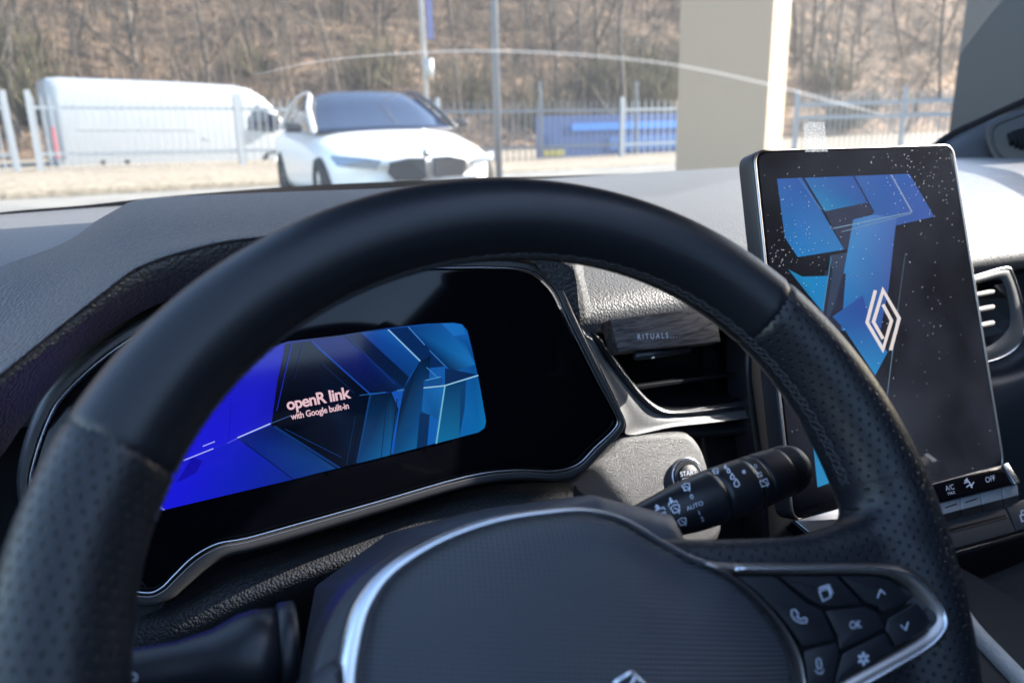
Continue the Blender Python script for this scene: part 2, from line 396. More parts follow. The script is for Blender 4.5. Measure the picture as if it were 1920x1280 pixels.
# hub (airbag cover)
hub_px = [(668, 1280), (676, 1200), (698, 1130), (745, 1075), (830, 1022), (930, 985), (1030, 968), (1100, 965), (1165, 982), (1230, 1020), (1290, 1050), (1350, 1072), (1380, 1090), (1430, 1140), (1470, 1195), (1488, 1245), (1492, 1290)]
hub2 = [wq(x, y, .006) for x, y in hub_px]
hubp = list(hub2)+[(hub2[-1][0]-.004, -.05), (.055, -.078), (.0, -.088), (-.055, -.080), (-.082, -.05), (hub2[0][0]-.004, -.01)]
hubp = cr_interp(np.array(hubp), 4, closed=True)
def hub_surface(Q, name, m, w0=.006, hgt=.020, rings=26):
    c = np.array([0.003, -.012]); V = []; F = []; n = len(Q)
    for r in range(rings+1):
        t = r/rings; h = hgt*(1-(1-t)**2.6)
        V += [(*(q*(1-t)+c*t), w0+h-.001*(1-t)) for q in Q]
    V = np.array(V)
    for r in range(rings):
        for i in range(n): F.append((r*n+i, r*n+(i+1) % n, (r+1)*n+(i+1) % n, (r+1)*n+i))
    return V, F
def fine_mat():
    m = mat('fine_ribbed_cover', (.058, .063, .074), .46, spec=.6); t = m.node_tree; b = t.nodes['Principled BSDF']
    tc = t.nodes.new('ShaderNodeTexCoord'); mp = t.nodes.new('ShaderNodeMapping'); mp.inputs['Rotation'].default_value = (0, 0, R_(18)); t.links.new(tc.outputs['Object'], mp.inputs[0])
    w1 = t.nodes.new('ShaderNodeTexWave'); w1.bands_direction = 'Y'; w1.inputs['Scale'].default_value = 195; w1.inputs['Distortion'].default_value = .0; t.links.new(mp.outputs[0], w1.inputs[0])
    w2 = t.nodes.new('ShaderNodeTexWave'); w2.bands_direction = 'X'; w2.inputs['Scale'].default_value = 170; t.links.new(mp.outputs[0], w2.inputs[0])
    ad = t.nodes.new('ShaderNodeMath'); ad.operation = 'MULTIPLY_ADD'; t.links.new(w2.outputs['Fac'], ad.inputs[0]); ad.inputs[1].default_value = .45; t.links.new(w1.outputs['Fac'], ad.inputs[2])
    bp = t.nodes.new('ShaderNodeBump'); bp.inputs['Distance'].default_value = .0006; t.links.new(ad.outputs[0], bp.inputs['Height']); t.links.new(bp.outputs[0], b.inputs['Normal']); return m
M['hub'] = fine_mat()
V, F = hub_surface(hubp, 'hub', M['hub'])
# object coordinates of the cover lie in the wheel's plane, so the ribs follow it
ho = obj('hub_cover', V, F, M['hub'], wheel, local=True); ho.matrix_local = WMAT
HUBV = V
# emblem: two ribbons of a diamond
def emblem(surf, s1, s2, wd, name, m, parent, th=None):
    items = [stroke_px(s1, wd), stroke_px(s2, wd)]
    return decal(name, items, surf, m, parent)
em = MB()
for L in ([(1150, 1282), (1182, 1258), (1215, 1290), (1260, 1340)], [(1176, 1300), (1188, 1270), (1230, 1310)]):
    em.tube([WP.p3(wq(x, y, .0262), .0262) for x, y in L], .0011, n=6)
em.tube([WP.p3(wq(x, y, .0262), .0262) for x, y in [(1150, 1282), (1120, 1330), (1180, 1420), (1240, 1390), (1260, 1340)]], .0011, n=6)
em.obj('emblem', M['chrome'], wheel)
# chrome arch over the hub, widening towards the left
arch_c = [(655, 1420), (656, 1290), (668, 1200), (690, 1130), (738, 1068), (828, 1012), (930, 976), (1030, 960), (1100, 957), (1168, 973), (1235, 1012), (1298, 1046), (1360, 1068)]
arch_w = [.0085, .0085, .0082, .0072, .005, .0036, .003, .0026, .0022, .0019, .0018, .0022, .0030]
ac = cr_interp(np.array([list(wq(x, y, .008))+[ww] for (x, y), ww in zip(arch_c, arch_w)]), 6)
V = []; F = []; n = len(ac)
for i in range(n):
    t = ac[min(i+1, n-1), :2]-ac[max(i-1, 0), :2]; t /= np.linalg.norm(t); nn = np.array([-t[1], t[0]]); wdt = ac[i, 2]*.50
    for k in range(9):
        a = math.pi*k/8; q = ac[i, :2]+nn*wdt*(math.cos(a)); V.append(WP.p3(q, .0058+.0038*math.sin(a)))
for i in range(n-1):
    for k in range(8): F.append((i*9+k, i*9+k+1, (i+1)*9+k+1, (i+1)*9+k))
obj('hub_trim', V, F, M['chrome'], wheel)
# dark skirt between the chrome arch and the column
sk = [wq(x, y, .0) for x, y in [(560, 1420), (575, 1290), (600, 1200), (640, 1120), (700, 1062), (800, 1005), (920, 968), (1020, 956), (1100, 954), (1180, 974), (1240, 1015), (1300, 1060)]]
skp = cr_interp(np.array([list(q) for q in sk]+[(.06, 0), (.05, -.08), (-.06, -.09)]), 3, closed=True)
plate('hub_skirt', WP, skp, M['plastic_s'], wheel, w=.0035, th=.03, bev=.003)

# button pod on the right spoke
pn = np.array([-.105, 0, 1.0]); pn = (WP.x*pn[0]+WP.n*pn[2]); POD = Plane(WP.p3((.06, 0), .0075), WP.x, pn)
pout = [(1290, 1046), (1360, 1054), (1500, 1054), (1640, 1054), (1700, 1062), (1745, 1092), (1780, 1135), (1787, 1165), (1770, 1200), (1730, 1225), (1660, 1262), (1600, 1295), (1500, 1345), (1497, 1280), (1485, 1225), (1455, 1168), (1400, 1108), (1345, 1070)]
pinn = [(1372, 1076), (1400, 1077), (1500, 1077), (1630, 1077), (1670, 1085), (1705, 1110), (1735, 1145), (1741, 1165), (1730, 1185), (1700, 1205), (1640, 1238), (1580, 1270), (1512, 1310), (1506, 1280), (1494, 1225), (1464, 1168), (1415, 1113), (1390, 1090)]
A = cr_interp(POD.pts(pout), 5, True); B = cr_interp(POD.pts(pinn), 5, True)
band('pod_frame', POD, A, B, M['bronze'], wheel, wa=.0002, wb=.0004, wmid=.0030)
mbl = MB(); mbl.tube([POD.p3(q, .0030) for q in cr_interp(POD.pts([(1500, 1345), (1600, 1287), (1665, 1250), (1725, 1215), (1755, 1185), (1762, 1160), (1750, 1130), (1715, 1090), (1680, 1072), (1640, 1066), (1500, 1066), (1370, 1066)]), 5)], .0009, n=8); mbl.obj('pod_bead', M['chrome'], wheel)
plate('pod_base', POD, inset(B, -.0012), M['black'], wheel, w=-.001, th=.01, bev=.0005)
buttons = {
 'phone_button': [(1375, 1079), (1450, 1079), (1510, 1130), (1538, 1142), (1562, 1196), (1500, 1212), (1486, 1190), (1455, 1150), (1415, 1110)],
 'page_button': [(1454, 1079), (1565, 1079), (1612, 1130), (1560, 1137), (1535, 1136), (1512, 1124)],
 'up_button': [(1571, 1079), (1630, 1079), (1665, 1086), (1708, 1122), (1650, 1148), (1640, 1137), (1618, 1130)],
 'ok_button': [(1543, 1144), (1560, 1141), (1618, 1136), (1640, 1146), (1655, 1176), (1570, 1219), (1568, 1196)],
 'down_button': [(1713, 1127), (1735, 1152), (1739, 1168), (1728, 1183), (1675, 1212), (1655, 1180), (1660, 1158)],
 'voice_button': [(1502, 1218), (1565, 1202), (1570, 1224), (1560, 1270), (1556, 1300), (1512, 1306), (1508, 1260)],
 'star_button': [(1576, 1222), (1655, 1184), (1671, 1216), (1630, 1242), (1580, 1268), (1560, 1296), (1564, 1262)]}
def podsurf(x, y): return POD.p3(POD.px(x, y, .0019), .0019)
def lay(P, lift): return lambda x, y: P.p3(P.px(x, y, lift), lift)
BUT = {}
for nm, Q in buttons.items():
    Q2 = rounded(inset(POD.pts(Q), .00022), .0011, 3)
    BUT[nm] = plate(nm, POD, Q2, M['stalk'], wheel, w=.0016, th=.003, bev=.0004)
ink = M['dim_ink']
decal('telephone_symbol', [stroke_px([(1484, 1143), (1490, 1142), (1497, 1150), (1494, 1155), (1502, 1161), (1508, 1157), (1513, 1160), (1512, 1166), (1502, 1167), (1491, 1162), (1484, 1152)], 1.9, True)], podsurf, ink, BUT['phone_button'])
decal('pages_symbol', [stroke_px([(1536, 1108), (1553, 1102), (1558, 1118), (1543, 1126)], 2, True), stroke_px([(1534, 1104), (1553, 1098), (1559, 1114)], 1.6), stroke_px([(1536, 1101), (1554, 1095), (1562, 1112)], 1.6)], podsurf, ink, BUT['page_button'])
decal('arrow_symbol', [stroke_px([(1645, 1120), (1651, 1105), (1660, 1113)], 2.2)], podsurf, ink, BUT['up_button'])
decal('arrow_symbol', [stroke_px([(1689, 1171), (1698, 1180), (1703, 1165)], 2.2)], podsurf, ink, BUT['down_button'])
decal('lettering', [text_px('OK', 1604, 1171, 15, -.12, xs=.72)], podsurf, ink, BUT['ok_button'])
decal('microphone_symbol', [stroke_px(rot2([(-4, -10), (0, -13), (4, -10), (4, 4), (0, 7), (-4, 4)], 1536, 1246, -8), 1.8, True), stroke_px(rot2([(-8, 4), (-4, 11), (3, 12), (8, 5)], 1536, 1250, -8), 1.6)], podsurf, ink, BUT['voice_button'])
st = []
for k in range(6):
    a = R_(60*k+28); st.append(stroke_px([(1619+3*math.cos(a), 1234+3.4*math.sin(a)), (1619+8*math.cos(a), 1234+9*math.sin(a)), (1619+11*math.cos(a), 1234+12.5*math.sin(a))], 4.6))
decal('star_symbol', st, podsurf, ink, BUT['star_button'])
# small control on the left of the hub
lp = [wq(x, y, .004) for x, y in ((560, 1420), (575, 1290), (600, 1255), (628, 1238), (642, 1250), (648, 1290), (640, 1420))]
plate('left_control', WP, cr_interp(np.array(lp), 5, True), M['plastic_s'], wheel, w=.010, th=.02, bev=.003)
#@@WHEEL_END

# ================================================================== COLUMN, STALKS
colm = empty('steering_column_cover', (0, .06, -.04), 'dark grained plastic column cover behind the wheel hub', 'column cover')
def f_col(P):      # in wheel coordinates
    u, v, z = P[:, 0], P[:, 1], P[:, 2]; hw = .078+.0*z; q = np.array([[-.078, .0], [-.060, .046], [-.02, .062], [.035, .062], [.07, .045], [.08, 0], [.07, -.07], [-.07, -.08]])
    sc = 1+np.clip((-.03-z)*.9, -.02, .15); d2 = poly_sdf(P[:, :2]/sc[:, None], q); k = .012; a = np.abs(z+.105)-.085+k; b = d2+k
    return np.minimum(np.maximum(a, b), 0)+np.hypot(np.maximum(a, 0), np.maximum(b, 0))-k
V, F = surface_net(f_col, (-.11, -.12, -.21), (.12, .1, -.005), .003)
obj('upper_cover', w3(V), F, mat('column_plastic', (.05, .05, .058), .45, bump=[('v', 1300, .00012)], spec=.5), colm)

def seg_lathe(P0, P1, prof, n=48, flat=1, up=None):
    """turned body from P0 to P1; prof = (t, radius)"""
    P0 = Vector(P0); P1 = Vector(P1); ax = (P1-P0); L = ax.length; ax.normalize(); x = ax.cross(Vector(up or WN)).normalized(); y = ax.cross(x)
    V = []; F = []
    for t, r in prof:
        for j in range(n): a = 2*math.pi*j/n; V.append(P0+ax*L*t+x*math.cos(a)*r+y*math.sin(a)*r*flat)
    k = len(prof)
    for i in range(k-1):
        for j in range(n): F.append((i*n+j, i*n+(j+1) % n, (i+1)*n+(j+1) % n, (i+1)*n+j))
    F += [tuple(range(n))[::-1], tuple(range((k-1)*n, k*n))]
    return V, F
SW = -.060
def sp3(x, y, w=SW): return WP.p3(WP.px(x, y, w), w)
S0 = sp3(1120, 1012); S1 = sp3(1496, 873)
SL = np.linalg.norm(S1-S0); SAX = (S1-S0)/SL
def spx(x):  # parameter along the stalk under the picture column x on its axis
    y = 1012+(873-1012)*(x-1120)/(1496-1120); return float((sp3(x, y)-S0) @ SAX/SL)
stalk = empty('wiper_stalk', tuple(S0), 'black wiper stalk with white wiper symbols, right of the wheel hub', 'stalk')
def rr(x):
    return np.interp(x, [1120, 1180, 1230, 1290, 1340, 1400, 1440, 1470, 1490, 1500], [.0075, .0082, .0103, .0129, .0140, .0140, .0137, .0131, .0115, .0080])
parts = [('stalk_arm', 1120, 1336), ('twist_ring', 1337.5, 1398), ('marker_ring', 1399.5, 1414), ('rear_wiper_ring', 1415.5, 1462)]
for nm, a, b in parts:
    xs = np.linspace(a, b, 24 if nm == 'stalk_arm' else 8); prof = [(spx(x), float(rr(x))) for x in xs]
    prof = [(prof[0][0], prof[0][1]-.0009)]+[(prof[0][0]+.0022, prof[0][1])]+prof[1:-1]+[(prof[-1][0]-.0022, prof[-1][1]), (prof[-1][0], prof[-1][1]-.0009)]
    obj(nm, *seg_lathe(S0, S1, prof), M['stalk'], stalk)
xs = [1462, 1464, 1476, 1478, 1486, 1493, 1498, 1501, 1503]; rs = [.0122, .0126, .0123, .0128, .0122, .0110, .0090, .0062, .002]
obj('end_cap', *seg_lathe(S0, S1, [(spx(x), r) for x, r in zip(xs, rs)]), M['plastic'], stalk)
mb = MB()
for i in range(56):
    a = 2*math.pi*i/56; ax = Vector(SAX); x_ = ax.cross(Vector(WN)).normalized(); y_ = ax.cross(x_)
    for j, xx in enumerate((1463.5, 1467, 1470.5, 1474)):
        c = Vector(S0)+ax*SL*spx(xx)+(x_*math.cos(a)+y_*math.sin(a))*(.0127-j*.00006); mb.box(c, (.0007, .0006, .0007), R=Matrix((x_*math.cos(a)+y_*math.sin(a), -x_*math.sin(a)+y_*math.cos(a), ax)).transposed())
mb.obj('knurling', M['stalk'], stalk, smooth=False)
def stalk_surf(x, y):
    d = Vector(ray(x, y)).normalized(); O = Vector(CAM); A = Vector(S0); ax = Vector(SAX); t0 = None; rad = .0155
    for _ in range(6):
        dp = d-ax*d.dot(ax); o = (O-A); op = o-ax*o.dot(ax); a = dp.dot(dp); b = 2*op.dot(dp); c = op.dot(op)-(rad+.00012)**2
        disc = max(b*b-4*a*c, 0); t = (-b-math.sqrt(disc))/(2*a); P = O+d*t; tt = (P-A).dot(ax)/SL
        xx = np.interp(tt, [spx(q) for q in (1120, 1180, 1230, 1290, 1340, 1400, 1440, 1470)], (1120, 1180, 1230, 1290, 1340, 1400, 1440, 1470)); rad = float(rr(xx))
    return P
SA = -20
def wiper(cx, cy, s, kind='front'):
    L = [stroke_px(rot2([(-9, -6), (0, -9), (9, -6), (6, 6), (-6, 6)] if kind == 'front' else [(-8, -6), (8, -6), (8, 7), (-8, 7)], cx, cy, SA, s), 2.0*s, True), stroke_px(rot2([(4, 11), (4, 2), (-3, -4)], cx, cy, SA, s), 2.0*s)]
    return L
def arrow(cx, cy, up, s=1):
    q = rot2([(0, -7), (6, 0), (2.4, 0), (2.4, 7), (-2.4, 7), (-2.4, 0), (-6, 0)], cx, cy, SA+(0 if up else 180), s); return (np.array(q), [(0, 1, 2, 5, 6), (2, 3, 4, 5)])
def spray(cx, cy): return [stroke_px(rot2([(-9, 2), (-7, -4), (-3, -2), (0, -6), (3, -2), (7, -4), (9, 2)], cx, cy, SA), 1.7)]
def drop(cx, cy, s): return stroke_px(rot2([(0, -8), (4.5, 0), (4, 5), (0, 7), (-4, 5), (-4.5, 0)], cx, cy, -10, s), 2.2, True)
it = wiper(1240, 967, 1.05, 'rear')+spray(1237, 952)+[arrow(1232, 950-2, True)]
it = wiper(1242, 967, .95, 'rear')+spray(1238, 956)+[arrow(1232, 950, True, .8)]+wiper(1267, 954, .95)+spray(1262, 944)+[arrow(1258, 938, False, .8)]
it += wiper(1287, 913, .85)+[stroke_px(rot2([(-5, 6), (-5, -6)], 1287, 915, SA, .8), 1.8)]+wiper(1280, 978, .85)
it += [text_px('0', 1297, 931, 9.5, -.35), text_px('AUTO', 1303, 948, 8.5, -.38, xs=1.0), text_px('1', 1311, 961, 8.5, -.35), text_px('2', 1317, 973, 8.5, -.35)]
decal('printed_symbols', it, stalk_surf, M['white_ink'], stalk)
it = wiper(1342, 883, .62)+[stroke_px(rot2([(-5, 6), (-5, -6)], 1342, 884, SA, .6), 1.4), drop(1360, 875, .38), drop(1366, 882, .55), drop(1373, 893, .75), drop(1381, 905, 1.05)]
it += [stroke_px([(1395+2.2*math.cos(t), 884+2.2*math.sin(t)) for t in np.linspace(0, 6, 8)], 3), text_px('0', 1417, 874, 8.5, -.35)]+wiper(1424, 889, .55, 'rear')+wiper(1433, 904, .85, 'rear')
decal('ring_symbols', it, stalk_surf, M['white_ink'], stalk)

LS = empty('light_stalk', tuple(sp3(500, 1215, -.05)), 'black light stalk with headlamp symbol at the lower left', 'stalk')
L0 = sp3(520, 1222, -.055); L1 = sp3(120, 1290, -.055)
obj('stalk_arm', *seg_lathe(L0, L1, [(0, .016), (.12, .0165), (.2, .0155), (.32, .0118), (.5, .0095), (.8, .0092), (1, .009)]), M['stalk'], LS)
obj('collar', *seg_lathe(L0, L1, [(-.10, .016), (-.09, .0178), (-.012, .0176), (-.004, .0165)]), M['stalk'], LS)
def ls_surf(x, y):
    d = Vector(ray(x, y)).normalized(); O = Vector(CAM); A = Vector(L0); ax = (Vector(L1)-A).normalized(); rad = .0096
    dp = d-ax*d.dot(ax); o = O-A; op = o-ax*o.dot(ax); a = dp.dot(dp); b = 2*op.dot(dp); c = op.dot(op)-rad**2; return O+d*((-b-math.sqrt(max(b*b-4*a*c, 0)))/(2*a))
decal('lamp_symbol', [stroke_px([(242, 1262), (250, 1261), (257, 1266), (256, 1274), (243, 1276)], 2.2, True)]+[stroke_px([(238-1, 1263+4*k), (226, 1265+4*k)], 2.0) for k in range(4)], ls_surf, M['white_ink'], LS)

#@@DASH
# ================================================================== DASHBOARD
dash = empty('dashboard', (.4, .4, 0), 'dark grained dashboard with sunlit right half below the windscreen', 'dashboard')
def sm(a, b, x): t = max(0, min(1, (x-a)/(b-a))); return t*t*(3-2*t)
prof = [(1.02, .060), (.93, .100), (.80, .108), (.66, .110), (.54, .104), (.45, .092), (.39, .075), (.352, .057), (.336, .047), (.328, .036), (.328, .026), (.336, .016), (.36, .008)]
rows = []
for y, z in prof:
    row = []
    for x in (-.75, -.5, -.3, -.12, .05, .15, .22, .3, .42, .55, .68, .8, .95, 1.1, 1.25):
        k = sm(.32, .72, x); near = sm(.6, .34, y); yy = y+.004*k*near; zz = z-.004*k*near
        row.append((x, yy+(.05*sm(.8, 1.2, x) if y < .5 else 0), zz))
    rows.append(row)
grid_obj('upper_pad', rows, M['pad'], dash, 5, 5)
hood = [[(-120, 520, .66), (0, 470, .66), (130, 438, .66), (212, 396, .62), (250, 377, .60), (320, 369, .60), (500, 361, .60), (700, 354, .60), (850, 347, .60), (960, 352, .57), (1040, 380, .50)],
 [(-120, 560, .42), (0, 518, .42), (120, 474, .44), (215, 418, .45), (262, 402, .45), (330, 396, .45), (500, 388, .45), (700, 380, .45), (850, 376, .45), (965, 392, .44), (1050, 425, .41)],
 [(-120, 680, .29), (0, 610, .31), (110, 545, .32), (205, 482, .33), (262, 455, .34), (340, 440, .34), (500, 422, .34), (700, 415, .34), (850, 415, .35), (975, 432, .35), (1064, 468, .345)],
 [(-120, 785, .215), (0, 690, .232), (100, 612, .248), (190, 542, .262), (262, 492, .275), (370, 458, .281), (480, 441, .285), (700, 428, .289), (850, 432, .294), (985, 452, .298), (1072, 494, .303)],
 [(-120, 805, .212), (0, 708, .228), (100, 628, .244), (192, 556, .258), (268, 504, .270), (375, 470, .277), (484, 451, .282), (700, 438, .287), (850, 442, .292), (990, 462, .296), (1080, 522, .301)],
 [(-120, 845, .216), (0, 745, .232), (95, 668, .247), (190, 590, .262), (285, 528, .274), (390, 492, .281), (500, 470, .286), (700, 458, .29), (850, 462, .295), (995, 480, .298), (1084, 560, .302)],
 [(-140, 960, .27), (-20, 880, .275), (48, 790, .285), (135, 678, .29), (255, 590, .292), (400, 532, .294), (560, 500, .295), (720, 485, .297), (850, 482, .298), (985, 482, .299), (1088, 602, .303)]]
grid_obj('instrument_hood', [[AY(*p) for p in r] for r in hood], M['pad_big'], dash, 7, 7)
flank = [[(1040, 380, .50), (1050, 425, .41), (1064, 468, .345), (1072, 494, .303), (1084, 545, .302), (1088, 602, .303)], [(1075, 385, .5), (1085, 430, .41), (1092, 475, .36), (1095, 515, .335), (1104, 552, .33), (1112, 590, .333)]]
grid_obj('hood_flank', [[AY(*p) for p in r] for r in flank], M['pad_big'], dash, 6, 6)
# instrument glass, frame and screen
CL = lean((0, .30, .05), 15)
gl = [(270, 1105), (190, 1085), (95, 1010), (62, 920), (70, 860), (98, 783), (125, 740), (185, 683), (255, 633), (340, 585), (450, 540), (600, 513), (720, 507), (820, 505), (930, 505), (978, 509), (1005, 520), (1035, 550), (1058, 600), (1088, 660), (1124, 730), (1150, 778), (1149, 800), (1110, 837), (1078, 868), (1030, 880), (960, 878), (870, 890), (700, 938), (540, 982), (460, 1004), (405, 1014), (360, 1038), (325, 1072), (300, 1097)]
fr = [(270, 1142), (170, 1118), (60, 1040), (28, 930), (34, 850), (62, 770), (95, 722), (160, 660), (235, 608), (325, 560), (445, 518), (600, 492), (720, 486), (820, 483), (930, 483), (985, 488), (1022, 499), (1056, 535), (1080, 590), (1108, 650), (1142, 722), (1170, 782), (1169, 808), (1130, 852), (1095, 888), (1060, 904), (975, 902), (880, 916), (705, 968), (550, 1016), (470, 1038), (425, 1050), (390, 1072), (350, 1105), (318, 1130)]
clus = empty('instrument_display', tuple(CL.p3((0, 0))), 'wide black instrument display glowing blue, seen through the wheel', 'display')
GA = cr_interp(CL.pts(gl), 4, True); FA = cr_interp(CL.pts(fr), 4, True)
plate('glass_panel', CL, GA, M['gloss'], clus, w=0, th=.012, bev=.0006)
n = len(GA); mid = GA*.72+FA*.28
band('frame', CL, FA, mid, M['frame'], clus, wa=-.007, wb=.0035, wmid=.0035)
# thin bright bead all round the glass
tb = MB(); tb.tube([CL.p3(q, .0022) for q in (GA*.9+FA*.1)], .00085, n=8, closed=True); tb.obj('chrome_bead', M['chrome'], clus)
tb = MB(); tb.tube([CL.p3(q, .0030) for q in (GA*.72+FA*.28)], .00035, n=6, closed=True); tb.obj('inner_bead', M['bronze'], clus)

def emis(name, strength):
    m = D.materials.new(name); m.use_nodes = True; t = m.node_tree; b = t.nodes['Principled BSDF']; at = t.nodes.new('ShaderNodeAttribute'); at.attribute_name = 'Col'
    b.inputs['Base Color'].default_value = (.002, .002, .003, 1); b.inputs['Roughness'].default_value = .08; b.inputs['Specular IOR Level'].default_value = .35
    t.links.new(at.outputs['Color'], b.inputs['Emission Color']); b.inputs['Emission Strength'].default_value = strength; return m
M['screen'] = emis('lit_screen', 1.0)
def lin(c): return [((v/255)/12.92 if v/255 <= .04045 else ((v/255+.055)/1.055)**2.4) for v in c]
EXPO = 2**SC.view_settings.exposure
def clip_poly(Q, C, K):
    # keep what lies inside the convex outline K (corner colours interpolated)
    K = np.asarray(K, float); area = np.sum(K[:, 0]*np.roll(K[:, 1], -1)-np.roll(K[:, 0], -1)*K[:, 1]); sg = 1 if area > 0 else -1
    P = [np.array(list(q_)+list(c_), float) for q_, c_ in zip(Q, C)]
    for i in range(len(K)):
        a = K[i]; e = K[(i+1) % len(K)]-a; f = lambda p: sg*(e[0]*(p[1]-a[1])-e[1]*(p[0]-a[0])); out = []
        for j in range(len(P)):
            p, n_ = P[j], P[(j+1) % len(P)]; fp, fn = f(p), f(n_)
            if fp >= 0: out.append(p)
            if (fp >= 0) != (fn >= 0): out.append(p+(n_-p)*fp/(fp-fn))
        P = out
        if len(P) < 3: return None, None
    return [tuple(p[:2]) for p in P], [tuple(p[2:]) for p in P]
def screen_art(name, pl, polys, parent, w0=.0004, dw=.00004):
    """polys: (corner list in picture units, colour or list of corner colours)"""
    V = []; F = []; Cc = []
    for k, (Q, c) in enumerate(polys):
        o = len(V); V += [pl.p3(pl.px(x, y, 0), w0+dw*k) for x, y in Q]; F.append(tuple(range(o, o+len(Q))))
        cs = c if isinstance(c[0], (list, tuple)) else [c]*len(Q); Cc += [lin(q) for q in cs]
    ob = obj(name, V, F, M['screen'], parent, smooth=False)
    ca = ob.data.color_attributes.new('Col', 'FLOAT_COLOR', 'POINT')
    for i, c in enumerate(Cc): ca.data[i].color = (c[0]/EXPO, c[1]/EXPO, c[2]/EXPO, 1)
    return ob
def ln(a, b, wd, c):
    V, F = stroke_px([a, b], wd); return ([tuple(V[i]) for i in F[0]], c)
def Z6(x, y): return (300+x/3, 580+y/3)
scr = [(540, 640), (640, 628), (723, 615), (800, 607), (850, 605), (866, 608), (876, 620), (886, 660), (899, 720), (911, 790), (908, 802), (897, 810), (800, 835), (733, 852), (550, 898), (300, 957), (160, 990), (150, 760)]
polys = [(scr, [(20, 25, 120), (8, 12, 60), (15, 40, 110), (20, 80, 160), (25, 100, 180), (20, 100, 180), (15, 90, 160), (12, 70, 140), (10, 80, 150), (12, 110, 170), (12, 110, 170), (12, 100, 165), (8, 80, 140), (6, 40, 90), (10, 40, 120), (25, 25, 215), (30, 20, 225), (20, 10, 200)])]
def q(L, c): polys.append(([Z6(*p) for p in L], c))
q([(-430, 1225), (-460, 560), (300, 300), (700, 195), (625, 640), (435, 725), (-100, 940), (-20, 1135)], [(30, 20, 220), (20, 10, 190), (15, 5, 150), (22, 22, 175), (22, 26, 175), (28, 28, 205), (30, 28, 225), (22, 22, 210)])
q([(0, 1130), (-60, 930), (435, 730), (745, 950)], [(24, 24, 218), (30, 28, 220), (22, 30, 190), (12, 40, 130)])
q([(435, 728), (625, 650), (990, 893), (745, 952)], [(14, 30, 130), (10, 25, 90), (14, 60, 120), (14, 45, 130)])
q([(90, 975), (180, 830), (240, 850), (205, 915)], (18, 14, 165))
q([(705, 195), (840, 178), (1180, 480), (1110, 862), (1030, 885), (990, 893), (625, 650), (660, 400)], [(8, 10, 50), (4, 8, 30), (3, 10, 28), (4, 20, 45), (3, 8, 25), (3, 8, 25), (2, 4, 14), (6, 8, 40)])
q([(855, 178), (1030, 152), (1370, 440), (1300, 465), (1180, 470)], [(12, 18, 105), (14, 22, 110), (8, 40, 90), (5, 25, 60), (5, 20, 60)])
q([(1030, 152), (1130, 132), (1400, 380), (1370, 440)], [(8, 14, 60), (8, 20, 70), (5, 30, 60), (6, 30, 66)])
q([(1130, 132), (1280, 108), (1460, 290), (1400, 380)], [(16, 60, 145), (22, 90, 170), (12, 70, 140), (10, 55, 120)])
q([(1280, 108), (1400, 93), (1600, 320), (1500, 330), (1455, 285)], (8, 40, 90))
q([(1390, 95), (1580, 78), (1720, 200), (1770, 310), (1640, 350)], [(12, 60, 125), (16, 80, 150), (14, 85, 150), (20, 110, 180), (6, 35, 75)])
q([(1580, 78), (1690, 85), (1720, 140), (1650, 150)], (24, 105, 185))
q([(1370, 440), (1460, 290), (1520, 260), (1500, 560), (1440, 800), (1310, 822), (1340, 600)], [(6, 40, 80), (6, 32, 66), (4, 22, 50), (10, 70, 130), (14, 95, 150), (10, 70, 120), (5, 30, 60)])
q([(1180, 480), (1300, 465), (1340, 560), (1290, 825), (1110, 862)], [(6, 30, 62), (5, 24, 52), (5, 28, 60), (14, 95, 155), (10, 62, 115)])
q([(1480, 440), (1590, 430), (1560, 620), (1470, 570)], [(16, 90, 160), (22, 105, 175), (12, 80, 140), (14, 95, 165)])
q([(1460, 580), (1515, 590), (1500, 770), (1440, 790)], (6, 45, 90))
q([(1480, 395), (1590, 385), (1585, 428), (1480, 440)], (14, 75, 140))
q([(1600, 430), (1690, 400), (1680, 720), (1550, 755)], [(8, 60, 105), (8, 55, 100), (14, 100, 150), (14, 105, 155)])
q([(1690, 400), (1720, 395), (1710, 560), (1680, 720)], (8, 60, 110))
q([(1600, 330), (1780, 365), (1600, 425)], (6, 40, 85))
